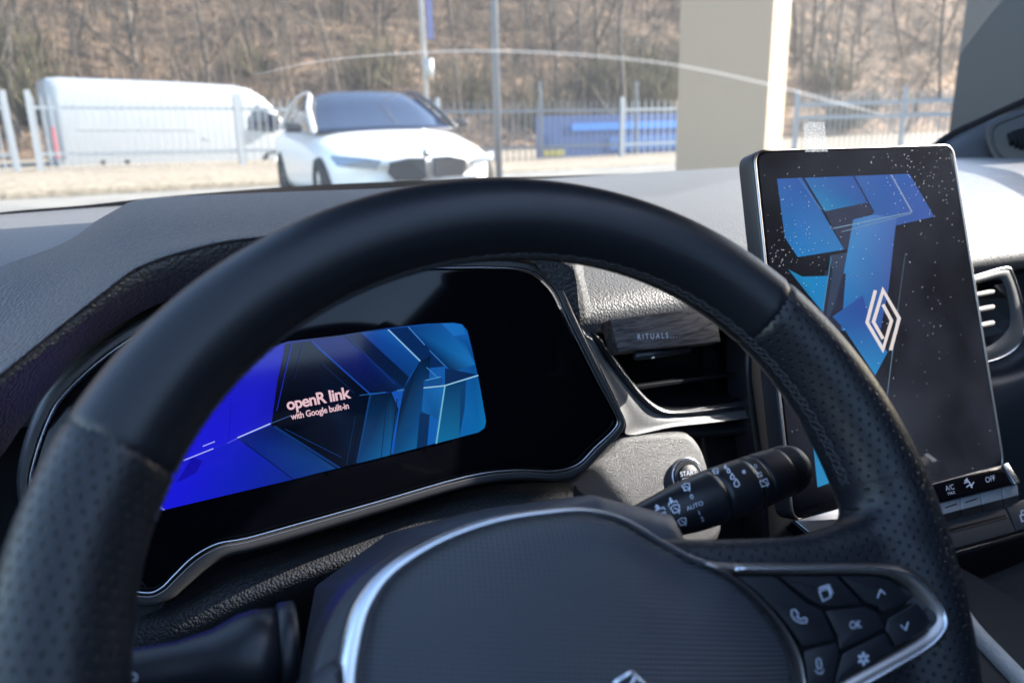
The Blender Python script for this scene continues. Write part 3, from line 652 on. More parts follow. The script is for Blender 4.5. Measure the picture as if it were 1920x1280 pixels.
for a, b, wd, c in [((0, 1108), (30, 1128), 2, (150, 160, 240)), ((130, 848), (300, 780), 2.0, (170, 175, 250)), ((240, 768), (308, 741), 1.8, (170, 175, 250)), ((380, 750), (435, 722), 1.5, (90, 90, 230)), ((435, 720), (620, 640), 2.0, (190, 200, 240)), ((620, 640), (735, 595), 1.2, (60, 90, 150)),
 ((740, 190), (655, 570), 2.2, (20, 34, 150)), ((800, 190), (755, 390), 1.2, (14, 22, 90)), ((850, 178), (1170, 465), 2.6, (20, 60, 140)), ((905, 300), (1090, 470), 1.2, (12, 40, 90)), ((1120, 482), (1265, 464), 1.6, (30, 90, 150)), ((1180, 480), (1105, 860), 3.2, (14, 60, 115)), ((1020, 100+20), (1320, 420), 1.2, (20, 60, 130)),
 ((640, 655), (1010, 890), 4.2, (10, 50, 110)), ((700, 670), (1020, 830), 1.4, (14, 50, 110)), ((1095, 600), (1045, 870), 1.2, (10, 45, 80)), ((1275, 108), (1460, 290), 2.6, (130, 180, 225)), ((1390, 96), (1485, 200), 2.2, (60, 120, 190)), ((1510, 230), (1600, 320), 1.6, (50, 110, 170)), ((1495, 325), (1560, 385), 1.6, (60, 130, 190)), ((1490, 398), (1575, 378), 1.8, (70, 140, 190)),
 ((1478, 440), (1595, 428), 2.2, (150, 195, 225)), ((1595, 428), (1785, 370), 2.2, (150, 200, 230)), ((1597, 430), (1549, 752), 2.8, (110, 175, 200)), ((1330, 455), (1370, 452), 1.8, (70, 120, 160)), ((1330, 500), (1290, 820), 1.6, (4, 26, 50)), ((1270, 520), (1240, 830), 1.2, (4, 30, 60)), ((470, 745), (745, 950), 1.6, (8, 14, 70)), ((400, 500), (385, 735), 1, (16, 16, 165))]:
    polys.append(ln(Z6(*a), Z6(*b), wd, c))
clipped = [polys[0]]
for Q_, c_ in polys[1:]:
    q_, cc_ = clip_poly(Q_, c_ if isinstance(c_[0], (list, tuple)) else [c_]*len(Q_), scr)
    if q_: clipped.append((q_, cc_))
art = screen_art('lit_screen', CL, clipped, clus)
def clsurf(x, y): return CL.p3(CL.px(x, y, .0026), .0026)
M['ptext'] = mat('lit_text', (.02, .02, .02), .5, emit=((.80, .52, .58), .95/EXPO))
decal('lettering', [text_px('openR link', 596, 748, 22, -.195, bold=.024, spacing=.93, xs=.98), text_px('with Google built-in', 600, 771, 12.0, -.195, bold=.022, spacing=.95, xs=.87)], clsurf, M['ptext'], clus)

# fascia behind everything, knee roll, lower panels
fas = [[(x, .40, .05) for x in np.linspace(-.5, 1.25, 8)], [(x, .41, -.1) for x in np.linspace(-.5, 1.25, 8)], [(x, .36, -.25) for x in np.linspace(-.5, 1.25, 8)], [(x, .34, -.55) for x in np.linspace(-.5, 1.25, 8)]]
grid_obj('fascia', fas, M['cabin'], dash, 2, 2)
roll = [[(240, 1145, .30), (330, 1120, .30), (420, 1065, .30), (560, 1020, .30), (720, 968, .30), (880, 918, .30), (1000, 905, .30), (1070, 905, .30)],
 [(240, 1190, .285), (330, 1150, .28), (440, 1095, .28), (570, 1045, .278), (730, 990, .276), (880, 940, .276), (1000, 922, .28), (1075, 925, .28)],
 [(240, 1260, .28), (340, 1220, .275), (450, 1150, .27), (580, 1090, .266), (740, 1035, .264), (890, 985, .264), (1000, 955, .27), (1075, 960, .275)],
 [(240, 1340, .30), (350, 1300, .30), (470, 1230, .30), (600, 1160, .30), (760, 1100, .30), (900, 1050, .30), (1010, 1010, .30), (1080, 1020, .30)]]
grid_obj('knee_roll', [[AY(*p) for p in r] for r in roll], M['roll'], dash, 6, 6)
LPx = lean((0, .29, -.12), 12)
plate('lower_panel', LPx, cr_interp(LPx.pts([(180, 1120), (250, 1135), (305, 1125), (312, 1170), (322, 1230), (330, 1400), (100, 1400), (100, 1150)]), 3, True), M['knee'], dash, w=0, th=.01, bev=.002)
# start button panel
KP = lean((.25, .300, -.1), 26)
kp = [(1062, 912), (1078, 893), (1120, 856), (1150, 828), (1172, 813), (1230, 807), (1278, 806), (1300, 815), (1318, 838), (1330, 870), (1345, 930), (1352, 1010), (1250, 1060), (1120, 1060), (1105, 985), (1085, 945)]
plate('start_panel', KP, cr_interp(KP.pts(kp), 4, True), M['knee'], dash, w=0, th=.03, bev=.008, segs=5)
sb = KP.px(1290, 893, .002)
def disc(pl, c, prof, n=64):
    V = []; F = []
    for r, h in prof: V += [pl.p3(c+np.array([r*math.cos(2*math.pi*j/n), r*math.sin(2*math.pi*j/n)]), h) for j in range(n)]
    k = len(prof)
    for i in range(k-1):
        for j in range(n): F.append((i*n+j, i*n+(j+1) % n, (i+1)*n+(j+1) % n, (i+1)*n+j))
    F.append(tuple(range((k-1)*n, k*n))); return V, F
sbt = obj('start_button', *disc(KP, sb, [(.0148, -.002), (.0148, .0012), (.0142, .0018)]), M['black'], dash)
obj('button_cap', *disc(KP, sb, [(.0106, .0017), (.0104, .0042), (.0098, .0048)]), M['plastic'], sbt)
o_ = obj('outer_ring', *disc(KP, sb, [(.0172, 0), (.0170, .0022), (.0162, .0030), (.0152, .0024), (.0150, .0018)]), M['chrome'], sbt)
mb = MB()
for i in range(72):
    for j in range(3):
        a = 2*math.pi*(i+.5*(j % 2))/72; r = .0114+j*.0012; c = KP.p3(sb+np.array([r*math.cos(a), r*math.sin(a)]), .0026)
        mb.box(c, (.00042, .00042, .0006), R=Matrix((KP.x, KP.y, KP.n)).transposed() @ Matrix.Rotation(a+.78, 3, 'Z'))
mb.obj('knurled_ring', M['chrome'], sbt, smooth=False)
decal('lettering', [text_px('START', 1291, 887, 9.5, -.15, bold=.01, xs=.8), text_px('STOP', 1292, 900, 9.5, -.15, bold=.01, xs=.8)], lay(KP, .0050), M['white_ink'], sbt)

# left air vent in the middle, with its silver surround
VN = lean((.28, .330, 0), 8)
vin = [(1112, 609), (1190, 596), (1300, 580), (1400, 566), (1500, 556), (1530, 640), (1550, 728), (1420, 747), (1330, 760), (1270, 768), (1240, 764), (1205, 738), (1160, 680), (1130, 640)]
vout = [(1102, 603), (1190, 588), (1300, 572), (1400, 560), (1520, 548), (1550, 640), (1570, 748), (1420, 763), (1335, 774), (1275, 778), (1232, 773), (1196, 745), (1148, 686), (1118, 640)]
vent = empty('centre_air_vent', tuple(VN.p3((0, 0))), 'dark air vent with silver edge between wheel rim and instrument display', 'air vent')
Vi = cr_interp(VN.pts(vin), 4, True); Vo = cr_interp(VN.pts(vout), 4, True)
band('surround', VN, Vo, Vi, M['frame'], vent, wa=.0005, wb=.0005, wmid=.0022)
eb = MB(); eb.tube([VN.p3(q, .0024) for q in (Vo*.45+Vi*.55)], .0006, n=6, closed=True); eb.obj('bright_edge', M['chrome'], vent)
n = len(Vi); V = [VN.p3(q, .001) for q in Vi]+[VN.p3(q*.9+Vi.mean(0)*.1, -.05) for q in Vi]
obj('duct', V, [(i, (i+1) % n, n+(i+1) % n, n+i) for i in range(n)]+[tuple(range(n, 2*n))], M['stalk'], vent)
for y0, w0 in ((640, -.006), (700, -.008)):
    mb = MB(); a = VN.px(1135 if y0 == 640 else 1195, y0+8 if y0 == 640 else 727, w0); b = VN.px(1540, y0-52 if y0 == 640 else 680, w0)
    Q = [np.array([a[0], a[1]]), np.array([b[0], b[1]])]
    V = []
    for q_ in Q:
        for dy, dw in ((.0018, 0), (-.0018, 0), (-.001, -.028), (.001, -.028)): V.append(VN.p3(q_+np.array([0, dy]), w0+dw))
    obj('vane', V, [(0, 1, 5, 4), (1, 2, 6, 5), (2, 3, 7, 6), (3, 0, 4, 7), (0, 3, 2, 1), (4, 5, 6, 7)], M['stalk'], vent, bevel=.0006, smooth=False)
for x in (1330, 1400, 1470):
    mb = MB(); c = VN.p3(VN.px(x, 690, -.03), -.03); mb.box(c, (.001, .01, .02)); mb.obj('rear_vane', M['stalk'], vent, smooth=False)
# silver trim between display frame and vent, wrapping below the vent
ti = [(1100, 604), (1116, 641), (1147, 688), (1195, 747), (1231, 775), (1275, 780), (1335, 776), (1420, 765), (1560, 748)]
to = [(1078, 598), (1104, 660), (1136, 722), (1166, 786), (1172, 812), (1256, 797), (1330, 789), (1425, 778), (1570, 762)]
TI = cr_interp(VN.pts(ti), 5); TO = cr_interp(VN.pts(to), 5)
band('silver_trim', VN, TO, TI, M['silver'], dash, wa=.006, wb=-.0005, wmid=.003, closed=False)
led = lean((.3, .322, -.09), 55)
plate('lower_ledge', led, cr_interp(led.pts([(1176, 812), (1256, 799), (1330, 791), (1425, 779), (1570, 765), (1580, 790), (1425, 806), (1330, 812), (1250, 812)]), 3, True), M['plastic_s'], dash, th=.006, bev=.001)
CP = lean((.36, .335, -.12), 15)
plate('console_side', CP, cr_interp(CP.pts([(1325, 800), (1440, 785), (1600, 760), (1620, 900), (1620, 1080), (1340, 1090), (1342, 930)]), 3, True), M['plastic_s'], dash, w=-.005, th=.03, bev=.006)
CP2 = lean((.42, .30, -.1), 12)
plate('console_cheek', CP2, cr_interp(CP2.pts([(1405, 640), (1500, 640), (1520, 1050), (1450, 1060), (1432, 900)]), 3, True), M['plastic_s'], dash, w=-.002, th=.03, bev=.005)

# wooden clip standing on the vane
WC = lean((.25, .296, .0), 26)
clip = empty('wooden_vent_clip', tuple(WC.p3((0, 0))), 'dark wooden bar with pale lettering clipped onto the centre air vent', 'vent clip')
def wood():
    m = mat('dark_wood', (.06, .052, .055), .55); t = m.node_tree; b = t.nodes['Principled BSDF']; tc = t.nodes.new('ShaderNodeTexCoord'); mp = t.nodes.new('ShaderNodeMapping'); mp.inputs['Scale'].default_value = (40, 300, 300); t.links.new(tc.outputs['Object'], mp.inputs[0])
    no = t.nodes.new('ShaderNodeTexNoise'); no.inputs['Scale'].default_value = 1; no.inputs['Detail'].default_value = 5; no.inputs['Distortion'].default_value = 1.2; t.links.new(mp.outputs[0], no.inputs[0])
    cr = t.nodes.new('ShaderNodeValToRGB'); cr.color_ramp.elements[0].position = .38; cr.color_ramp.elements[0].color = (.035, .028, .03, 1); cr.color_ramp.elements[1].position = .6; cr.color_ramp.elements[1].color = (.14, .115, .11, 1)
    t.links.new(no.outputs[0], cr.inputs[0]); t.links.new(cr.outputs[0], b.inputs['Base Color']); bp = t.nodes.new('ShaderNodeBump'); bp.inputs['Distance'].default_value = .0003; t.links.new(no.outputs[0], bp.inputs['Height']); t.links.new(bp.outputs[0], b.inputs['Normal']); return m
M['wood'] = wood()
wq4 = WC.pts([(1144, 599), (1338, 574), (1352, 640), (1161, 660)])
plate('wood_block', WC, wq4, M['wood'], clip, th=.016, bev=.0008)
decal('lettering', [text_px('R I T U A L S . . .', 1232, 630, 11, -.06, bold=.012, xs=.70)], lay(WC, .0003), M['white_ink'], clip)
mb = MB(); mb.tube([AY(1190, 668, .305), AY(1290, 655, .31)], .0035, n=10); mb.obj('clip_rod', M['plastic_s'], clip)
mb = MB(); mb.tube([AY(1222, 671, .300), AY(1226, 670, .301)], .0012, n=10); mb.obj('rod_pin', M['chrome'], clip)

# ------------------------------------------------------------------ centre touchscreen
TS = lean(AY(1412, 290, .275), 18)
tsc = [(1412, 282), (1786, 271), (1884, 878), (1486, 980)]
c4 = TS.pts(tsc)
touch = empty('touchscreen', tuple(TS.p3(c4.mean(0))), 'tall black touchscreen standing right of the wheel, blue picture under bubbly film', 'touchscreen')
RO = rounded(c4, .012)
plate('housing', TS, inset(RO, -.0006), M['plastic_s'], touch, w=-.0012, th=.016, bev=.0012)
plate('glass', TS, inset(RO, .0018), M['gloss'], touch, w=.0, th=.003, bev=.0004)
tb = MB(); tb.tube([TS.p3(q, -.0002) for q in inset(RO, .0007)], .0011, n=8, closed=True); tb.obj('metal_edge', M['bronze'], touch)
def Z7(x, y): return (1280+x/3, 427+y/3)
def Z8(x, y): return (1380+x/3.556, 260+y/3.556)
P2 = []
def q2(L, c, f=Z8): P2.append(([f(*p) for p in L], c))
q2([(272, 268), (440, 262), (720, 740), (410, 790), (325, 660)], [(44, 92, 168), (40, 84, 160), (36, 116, 180), (24, 120, 190), (30, 110, 175)])
q2([(455, 262), (780, 250), (880, 425), (590, 485)], [(42, 104, 170), (44, 84, 162), (38, 84, 155), (28, 128, 180)])
q2([(785, 250), (1155, 235), (1320, 520), (1065, 580), (1068, 538), (916, 508)], [(46, 94, 165), (48, 90, 168), (54, 88, 164), (50, 86, 158), (48, 92, 165), (40, 88, 158)])
q2([(590, 485), (880, 425), (920, 495), (780, 540), (740, 740), (720, 740)], (38, 44, 66))
q2([(780, 540), (915, 505), (1070, 530), (1060, 600), (1015, 1000), (960, 1280), (640, 1280), (740, 760)], [(60, 120, 182), (70, 120, 184), (70, 104, 175), (66, 100, 170), (62, 90, 165), (40, 80, 150), (16, 110, 180), (50, 128, 190)])
q2([(560, 1150), (590, 880), (730, 900), (700, 1280), (560, 1280)], (34, 38, 60))
q2([(345, 870), (440, 920), (610, 915), (580, 1160), (480, 1040)], [(20, 120, 170), (14, 130, 185), (20, 125, 190), (12, 120, 185), (14, 110, 170)])
q2([(620, 780), (740, 760), (660, 1100), (590, 1250), (640, 900)], (46, 60, 84))
q2([(440, 420), (600, 545), (560, 860), (650, 1200), (380, 640)], (20, 70, 140), Z7) if 0 else None
q2([(840, 500), (1010, 380), (1050, 520), (1150, 700), (1080, 830), (900, 560)], [(36, 92, 165), (44, 72, 150), (40, 80, 155), (20, 110, 175), (16, 130, 190), (30, 90, 160)], Z7)
P2.append(ln(Z8(448, 262), Z8(585, 490), 3.2, (24, 34, 60))); P2.append(ln(Z8(782, 250), Z8(915, 492), 3.0, (24, 34, 70)))
P2.append(([(1523, 828), (1546, 838), (1571, 899), (1532, 913)], [(30, 120, 175), (34, 130, 185), (40, 140, 190), (36, 135, 190)]))
for a, b, wd, c in [((1030, 240), (1170, 490), 2.2, (150, 165, 190)), ((1170, 490), (640, 600), 1.8, (120, 150, 175)), ((1165, 500), (700, 622), 1.4, (110, 140, 165)), ((415, 262), (560, 470), 1.6, (80, 120, 170)), ((1125, 760), (1075, 1130), 1.2, (70, 90, 110)), ((1075, 1130), (980, 1900), 1.5, (90, 120, 140)), ((630, 790), (575, 1150), 1.6, (70, 130, 160))]:
    P2.append(ln(Z8(*a), Z8(*b), wd, c))
for s_ in ([(1080, 352), (1033, 533), (1122, 685), (1170, 522), (1122, 432)], [(1165, 688), (1213, 510), (1122, 352), (1068, 530), (1122, 625)]):
    V_, F_ = stroke_px([Z7(*p) for p in s_], 6.4)
    for f_ in F_: P2.append(([tuple(V_[i]) for i in f_], (230, 218, 216)))
screen_art('lit_screen', TS, P2, touch, w0=.0002, dw=.00003)
# bubbles and scratches under the protective film
M['bubble'] = mat('air_bubble', (.19, .20, .23), .35, spec=.7)
mb = MB(); centres = [(1480, 420, 26, 60, 40), (1462, 470, 14, 26, 60), (1520, 480, 22, 40, 22), (1740, 330, 30, 26, 46), (1752, 365, 30, 30, 40), (1700, 300, 40, 12, 26), (1650, 360, 50, 30, 24), (1560, 470, 60, 90, 60), (1640, 500, 80, 120, 60), (1740, 520, 50, 110, 46), (1790, 700, 40, 130, 30), (1500, 330, 50, 26, 14), (1700, 640, 70, 120, 40), (1450, 640, 8, 100, 10), (1478, 780, 8, 80, 14)]
for cx, cy, sx, sy, nn in centres:
    for _ in range(int(nn*.7)):
        x = rnd.gauss(cx, sx); y = rnd.gauss(cy, sy)
        if not poly_sdf(np.array([TS.px(x, y)]), inset(RO, .004))[0] < 0: continue
        c = TS.px(x, y); r = rnd.uniform(.0005, .0018)*rnd.uniform(.5, 1); a0 = rnd.gauss(R_(150), .5); L = []
        e = rnd.uniform(.4, .8)
        for k in range(7):
            a = a0-1.0+2.0*k/6; L.append(TS.p3(c+np.array([r*math.cos(a), r*e*math.sin(a)]), .0019))
        mb.tube(L, [.00006+.00026*math.sin(math.pi*k/6)*rnd.uniform(.6, 1.3) for k in range(7)], n=4)
o = mb.obj('film_bubbles', M['bubble'], touch); o['kind'] = 'stuff'
mf = D.materials.new('thin_film'); mf.use_nodes = True; t = mf.node_tree; b = t.nodes['Principled BSDF']; out = t.nodes['Material Output']
tr = t.nodes.new('ShaderNodeBsdfTransparent'); gl_ = t.nodes.new('ShaderNodeBsdfGlossy'); gl_.inputs['Roughness'].default_value = .22; df = t.nodes.new('ShaderNodeBsdfDiffuse'); df.inputs[0].default_value = (.45, .52, .72, 1)
m1 = t.nodes.new('ShaderNodeMixShader'); m2_ = t.nodes.new('ShaderNodeMixShader'); m1.inputs[0].default_value = .02; m2_.inputs[0].default_value = .03
tc = t.nodes.new('ShaderNodeTexCoord'); no = t.nodes.new('ShaderNodeTexNoise'); no.inputs['Scale'].default_value = 9; no.inputs['Detail'].default_value = 4; t.links.new(tc.outputs['Object'], no.inputs[0]); mr = t.nodes.new('ShaderNodeMapRange'); mr.inputs['From Min'].default_value = .4; mr.inputs['From Max'].default_value = .75; mr.inputs['To Min'].default_value = .012; mr.inputs['To Max'].default_value = .06; t.links.new(no.outputs[0], mr.inputs[0]); t.links.new(mr.outputs[0], m2_.inputs[0])
t.links.new(tr.outputs[0], m1.inputs[1]); t.links.new(gl_.outputs[0], m1.inputs[2]); t.links.new(m1.outputs[0], m2_.inputs[1]); t.links.new(df.outputs[0], m2_.inputs[2]); t.links.new(m2_.outputs[0], out.inputs[0])
Q = inset(RO, .0025); o = obj('protective_film', [TS.p3(q_, .0018) for q_ in Q], [tuple(range(len(Q)))], mf, touch, smooth=False)
mt = D.materials.new('clear_tape'); mt.use_nodes = True; t = mt.node_tree; out = t.nodes['Material Output']; tr = t.nodes.new('ShaderNodeBsdfTransparent'); b = t.nodes['Principled BSDF']; b.inputs['Base Color'].default_value = (.75, .77, .78, 1); b.inputs['Roughness'].default_value = .25
mx = t.nodes.new('ShaderNodeMixShader'); no = t.nodes.new('ShaderNodeTexNoise'); no.inputs['Scale'].default_value = 420; tc = t.nodes.new('ShaderNodeTexCoord'); t.links.new(tc.outputs['Object'], no.inputs[0]); mr = t.nodes.new('ShaderNodeMapRange'); mr.inputs['From Min'].default_value = .45; mr.inputs['From Max'].default_value = .62; mr.inputs['To Min'].default_value = .22; mr.inputs['To Max'].default_value = .42
t.links.new(no.outputs[0], mr.inputs[0]); t.links.new(mr.outputs[0], mx.inputs[0]); t.links.new(tr.outputs[0], mx.inputs[1]); t.links.new(b.outputs[0], mx.inputs[2]); t.links.new(mx.outputs[0], out.inputs[0])
tp = TS.pts([(1502, 230), (1542, 231), (1548, 286), (1506, 287)]); V = [TS.p3(q_, .0024) for q_ in tp]+[TS.p3(q_, .0021) for q_ in tp]
obj('film_tab', V, [(0, 1, 2, 3), (7, 6, 5, 4), (0, 4, 5, 1), (1, 5, 6, 2), (2, 6, 7, 3), (3, 7, 4, 0)], mt, touch, smooth=False)
# pillar of the display down to the console
# ------------------------------------------------------------------ climate controls
CC = lean(AY(1745, 908, .160), 52)
clim = empty('climate_control_panel', tuple(CC.p3((0, 0))), 'glossy climate control strip with silver keys under the touchscreen', 'control panel')
plate('glass_top', CC, rounded(CC.pts([(1483, 976), (1879, 870), (1906, 906), (1515, 1003)]), .003, 4), M['gloss'], clim, w=0, th=.01, bev=.0012)
plate('silver_wing', CC, rounded(CC.pts([(1490, 977), (1600, 946), (1625, 972), (1517, 999)]), .001, 3), M['chrome'], clim, w=.0009, th=.002, bev=.0005)
plate('end_cap', CC, CC.pts([(1879, 871), (1888, 868), (1912, 905), (1902, 908)]), M['chrome'], clim, w=.0012, th=.01, bev=.0006)
KS = lean(CC.p3(CC.px(1757, 945)), 60)
KT = lean(AY(1757, 945, .150), 38)
xs = [1530, 1620, 1700, 1762, 1800, 1838, 1878, 1908]
for i in range(len(xs)-1):
    a, b = xs[i]+1, xs[i+1]-1; ya = lambda x: 944-(x-1757)*.265; yb = lambda x: 966-(x-1757)*.255; yc = lambda x: 984-(x-1757)*.255
    k_ = plate('climate_key', KT, KT.pts([(a, ya(a)), (b, ya(b)), (b+4, yb(b)), (a+4, yb(a))]), M['keys'], clim, w=.0, th=.006, bev=.0008)
    fp = lean(KT.p3(KT.px(a+4, yb(a))), -10)
    kf = plate('key_front', fp, fp.pts([(a+4, yb(a)+1), (b+4, yb(b)+1), (b+6, yc(b)), (a+6, yc(a))]), M['bronze'], k_, w=-.0005, th=.004, bev=.0005)
    if i in (3, 4): decal('key_mark', [stroke_px([(a+9, (ya(a)+yb(a))/2-2), (b-5, (ya(b)+yb(b))/2)], 2.2)], lay(KT, .0003), M['black'], k_)
decal('lettering', [text_px('OFF', 1857, 898, 11, -.24, xs=.72), text_px('A/C', 1781, 914, 10, -.24, xs=.72), text_px('MAX', 1784, 924, 6, -.24, xs=.8), stroke_px([(1808, 905), (1816, 902), (1822, 910), (1826, 903)], 2.4), stroke_px([(1812, 913), (1818, 908), (1823, 914)], 2.4), stroke_px([(1810, 900), (1813, 897), (1815, 901)], 2.5, True)], lay(CC, .0003), M['white_ink'], clim)
SH = lean(AY(1790, 1000, .140), 48)
tray = empty('storage_ledge', tuple(SH.p3((0, 0))), 'dark grey ledge with slot and padlock key below the climate keys', 'ledge')
plate('ledge', SH, SH.pts([(1600, 1018), (1779, 972), (1882, 946), (1905, 996), (1797, 1026), (1640, 1066)]), M['frame'], tray, w=0, th=.01, bev=.001)
lk = plate('lock_key', SH, SH.pts([(1885, 945), (1960, 926), (1990, 972), (1908, 994)]), M['frame'], tray, w=0, th=.01, bev=.001)
decal('padlock_symbol', [stroke_px([(1913, 966), (1924, 963), (1927, 974), (1916, 977)], 3, True), stroke_px([(1915, 964), (1915, 957), (1920, 956), (1923, 962)], 2.4)], lay(SH, .0003), M['white_ink'], lk)
plate('slot', SH, SH.pts([(1700, 1012), (1885, 964), (1889, 971), (1704, 1020)]), M['black'], tray, w=.0002, th=.002, bev=.0001)
plate('slot_rib', SH, SH.pts([(1700, 1018), (1887, 968.5), (1888, 970), (1701, 1020)]), M['frame'], tray, w=.0006, th=.002, bev=.0001)
mb = MB(); mb.tube([SH.p3(SH.px(1640, 1076, -.004), -.004), SH.p3(SH.px(1797, 1035, -.004), -.004), SH.p3(SH.px(1960, 988, -.004), -.004)], .0022, n=8); mb.obj('front_lip', M['plastic_s'], tray)
console = MB(); console.box((.52, .22, -.46), (.14, .12, .16)); o = console.obj('lower_console', M['cabin'], dash, bevel=.03)

# ------------------------------------------------------------------ right air vent, glove box side
RV = lean(AY(1860, 520, .308), 10)
rvn = empty('right_air_vent', tuple(RV.p3((0, 0))), 'air vent with pale slats and silver edge right of the touchscreen', 'air vent')
ro = [(1700, 560), (1760, 538), (1830, 518), (1885, 503), (1897, 515), (1912, 560), (1920, 610), (1912, 640), (1890, 662), (1850, 678), (1780, 690), (1720, 700)]
ri = [(1710, 570), (1762, 552), (1830, 533), (1872, 524), (1882, 532), (1890, 560), (1894, 600), (1886, 622), (1868, 640), (1845, 652), (1780, 668), (1724, 680)]
Ro = cr_interp(RV.pts(ro), 4, True); Ri = cr_interp(RV.pts(ri), 4, True)
band('surround', RV, Ro, Ri, M['silver'], rvn, wa=.0, wb=-.001, wmid=.002)
eb = MB(); eb.tube([RV.p3(q_, .0006) for q_ in inset(Ro, -.0005)], .0013, n=6, closed=True); eb.obj('bright_edge', M['chrome'], rvn)
n = len(Ri); V = [RV.p3(q_, .0) for q_ in Ri]+[RV.p3(q_*.85+Ri.mean(0)*.15, -.05) for q_ in Ri]
obj('duct', V, [(i, (i+1) % n, n+(i+1) % n, n+i) for i in range(n)]+[tuple(range(n, 2*n))], M['stalk'], rvn)
for y0 in (548, 577, 607):
    a = RV.px(1740, y0+22, -.004); b = RV.px(1860, y0-2, -.004); mb = MB(); mb.tube([RV.p3(a, -.004), RV.p3(b, -.004)], [.0032, .0032], n=10, flat=.8); mb.obj('vane', M['silver'], rvn)
obj('side_cheek', [RV.p3(RV.px(*p_), w_) for p_, w_ in [((1866, 535), -.001), ((1882, 532), 0), ((1890, 560), 0), ((1894, 600), 0), ((1886, 622), 0), ((1868, 640), 0), ((1858, 640), -.02), ((1866, 600), -.02), ((1866, 560), -.02)]], [(0, 1, 2, 8), (8, 2, 3, 7), (7, 3, 4, 6), (6, 4, 5)], M['plastic'], rvn, smooth=False)
gp = [[(1640, 560, .41), (1760, 515, .41), (1860, 493, .41), (1960, 478, .41), (2100, 465, .41)], [(1650, 690, .40), (1760, 700, .40), (1890, 680, .395), (1960, 640, .39), (2100, 610, .39)],
 [(1660, 760, .335), (1770, 745, .33), (1900, 720, .33), (1990, 690, .33), (2100, 680, .335)], [(1700, 1000, .33), (1800, 980, .33), (1920, 940, .33), (2020, 900, .33), (2150, 880, .335)]]
grid_obj('right_fascia', [[AY(*p) for p in r] for r in gp], mat('fascia_plastic', (.06, .065, .075), .45, bump=[('v', 1300, .0001)]), dash, 5, 5)

# ------------------------------------------------------------------ seat edge, pillar, cabin shell, windscreen
seat = empty('passenger_seat', tuple(AZ(1870, 1230, -.33)), 'leather edge, coloured as sunlit, of the front passenger seat at the lower right', 'seat')
for nm, A_, r_ in (('side_bolster', [(1780, 1120), (1822, 1180), (1870, 1232), (1925, 1290), (2000, 1370)], .0095), ('seat_piping', [(1795, 1165), (1832, 1232), (1872, 1275), (1930, 1340)], .005)):
    mb = MB(); mb.tube(cr_interp(np.array([AZ(x, y, -.30 if r_ > .006 else -.305) for x, y in A_]), 6), r_, n=14); mb.obj(nm, M['seatl'], seat)
mb = MB(); mb.box(AZ(2200, 1420, -.36), (.22, .22, .05)); mb.obj('seat_cushion', M['cabin'], seat, bevel=.03)

pil = empty('windscreen_pillar_trim', tuple(AY(1850, 300, .7)), 'dark windscreen pillar trim with oval speaker grille at the right edge', 'pillar trim')
pr = [[(1700, 330, .80), (1770, 268, .78), (1850, 228, .72), (1920, 196, .66), (2000, 158, .60), (2060, 130, .57)],
 [(1730, 345, .78), (1790, 290, .74), (1860, 260, .70), (1935, 240, .65), (2020, 215, .6), (2080, 200, .57)],
 [(1740, 360, .76), (1800, 342, .72), (1870, 335, .68), (1950, 330, .64), (2040, 320, .6), (2110, 310, .57)],
 [(1740, 400, .76), (1800, 385, .73), (1880, 400, .70), (1960, 420, .66), (2050, 430, .6), (2120, 430, .57)]]
grid_obj('trim_panel', [[AY(*p) for p in r] for r in pr], M['plastic'], pil, 6, 6)
mb = MB(); mb.tube(cr_interp(np.array([AY(*p) for p in [(1690, 338, .80), (1770, 264, .785), (1850, 224, .725), (1920, 192, .665), (2000, 154, .605), (2060, 126, .575)]]), 4), .009, n=8); mb.obj('pillar_seal', M['black'], pil)
PG = Plane(AY(1880, 275, .672), AY(1935, 268, .642)-AY(1850, 280, .695), -ray(1880, 275)+np.array([-.15, 0, .25]))
sg = cr_interp(PG.pts([(1848, 243), (1862, 226), (1895, 212), (1935, 198), (1990, 190), (1990, 300), (1935, 318), (1900, 320), (1868, 303), (1852, 275)]), 4, True)
g_ = plate('speaker_grille', PG, sg, M['plastic_s'], pil, w=.003, th=.02, bev=.003)
g2 = cr_interp(PG.pts([(1860, 248), (1870, 234), (1900, 222), (1935, 210), (1990, 202), (1990, 290), (1935, 306), (1905, 308), (1876, 293), (1863, 272)]), 4, True)
mb = MB(); mb.tube([PG.p3(q_, .0035) for q_ in g2], .0022, n=6, closed=True); mb.obj('grille_rim', M['plastic'], g_)
for k in range(11):
    x = 1893+k*9; mb = MB(); h = 26*math.sqrt(max(.1, 1-((k-8)/9)**2)); mb.tube([PG.p3(PG.px(x-2, 262-h, .0035), .0035), PG.p3(PG.px(x+4, 262+h, .0035), .0035)], .0032, n=6); mb.obj('grille_slot', M['black'], g_)

# cabin shell (roof, doors, rear, floor)
body = empty('car_cabin_shell', (.37, -.5, -.3), 'dark cabin shell, roof lining and doors around the viewer', 'car cabin')
HY, HZ = .55, .395          # windscreen header, set forward so the roof shades the instrument hood
RX = .76                   # right edge of the roof, drawn inward to let sun onto the dash
rf = []
for y, z, rx in ((-1.6, .40, 1.0), (-1.0, .47, 1.02), (-.4, .48, 1.02), (-.12, .47, 1.0), (-.005, .465, .99), (.05, .46, .98), (.16, .45, RX+.01), (.3, .43, RX), (HY, HZ, RX)):
    rf.append([(x, y+.03*(1-((x-.37)/.6)**2), z-.05*((x-.37)/(.40 if x > .37 else .55))**2*min(1, .76/rx)) for x in ((-.10, .0, .1, .37, .5, .62, rx) if y > 0 else (.36, .4, .45, .52, .6, .75, rx))])
grid_obj('roof_lining', rf, M['lining'], body, 3, 3, thick=.03)  # roof left open behind the viewer to let skylight onto the hub
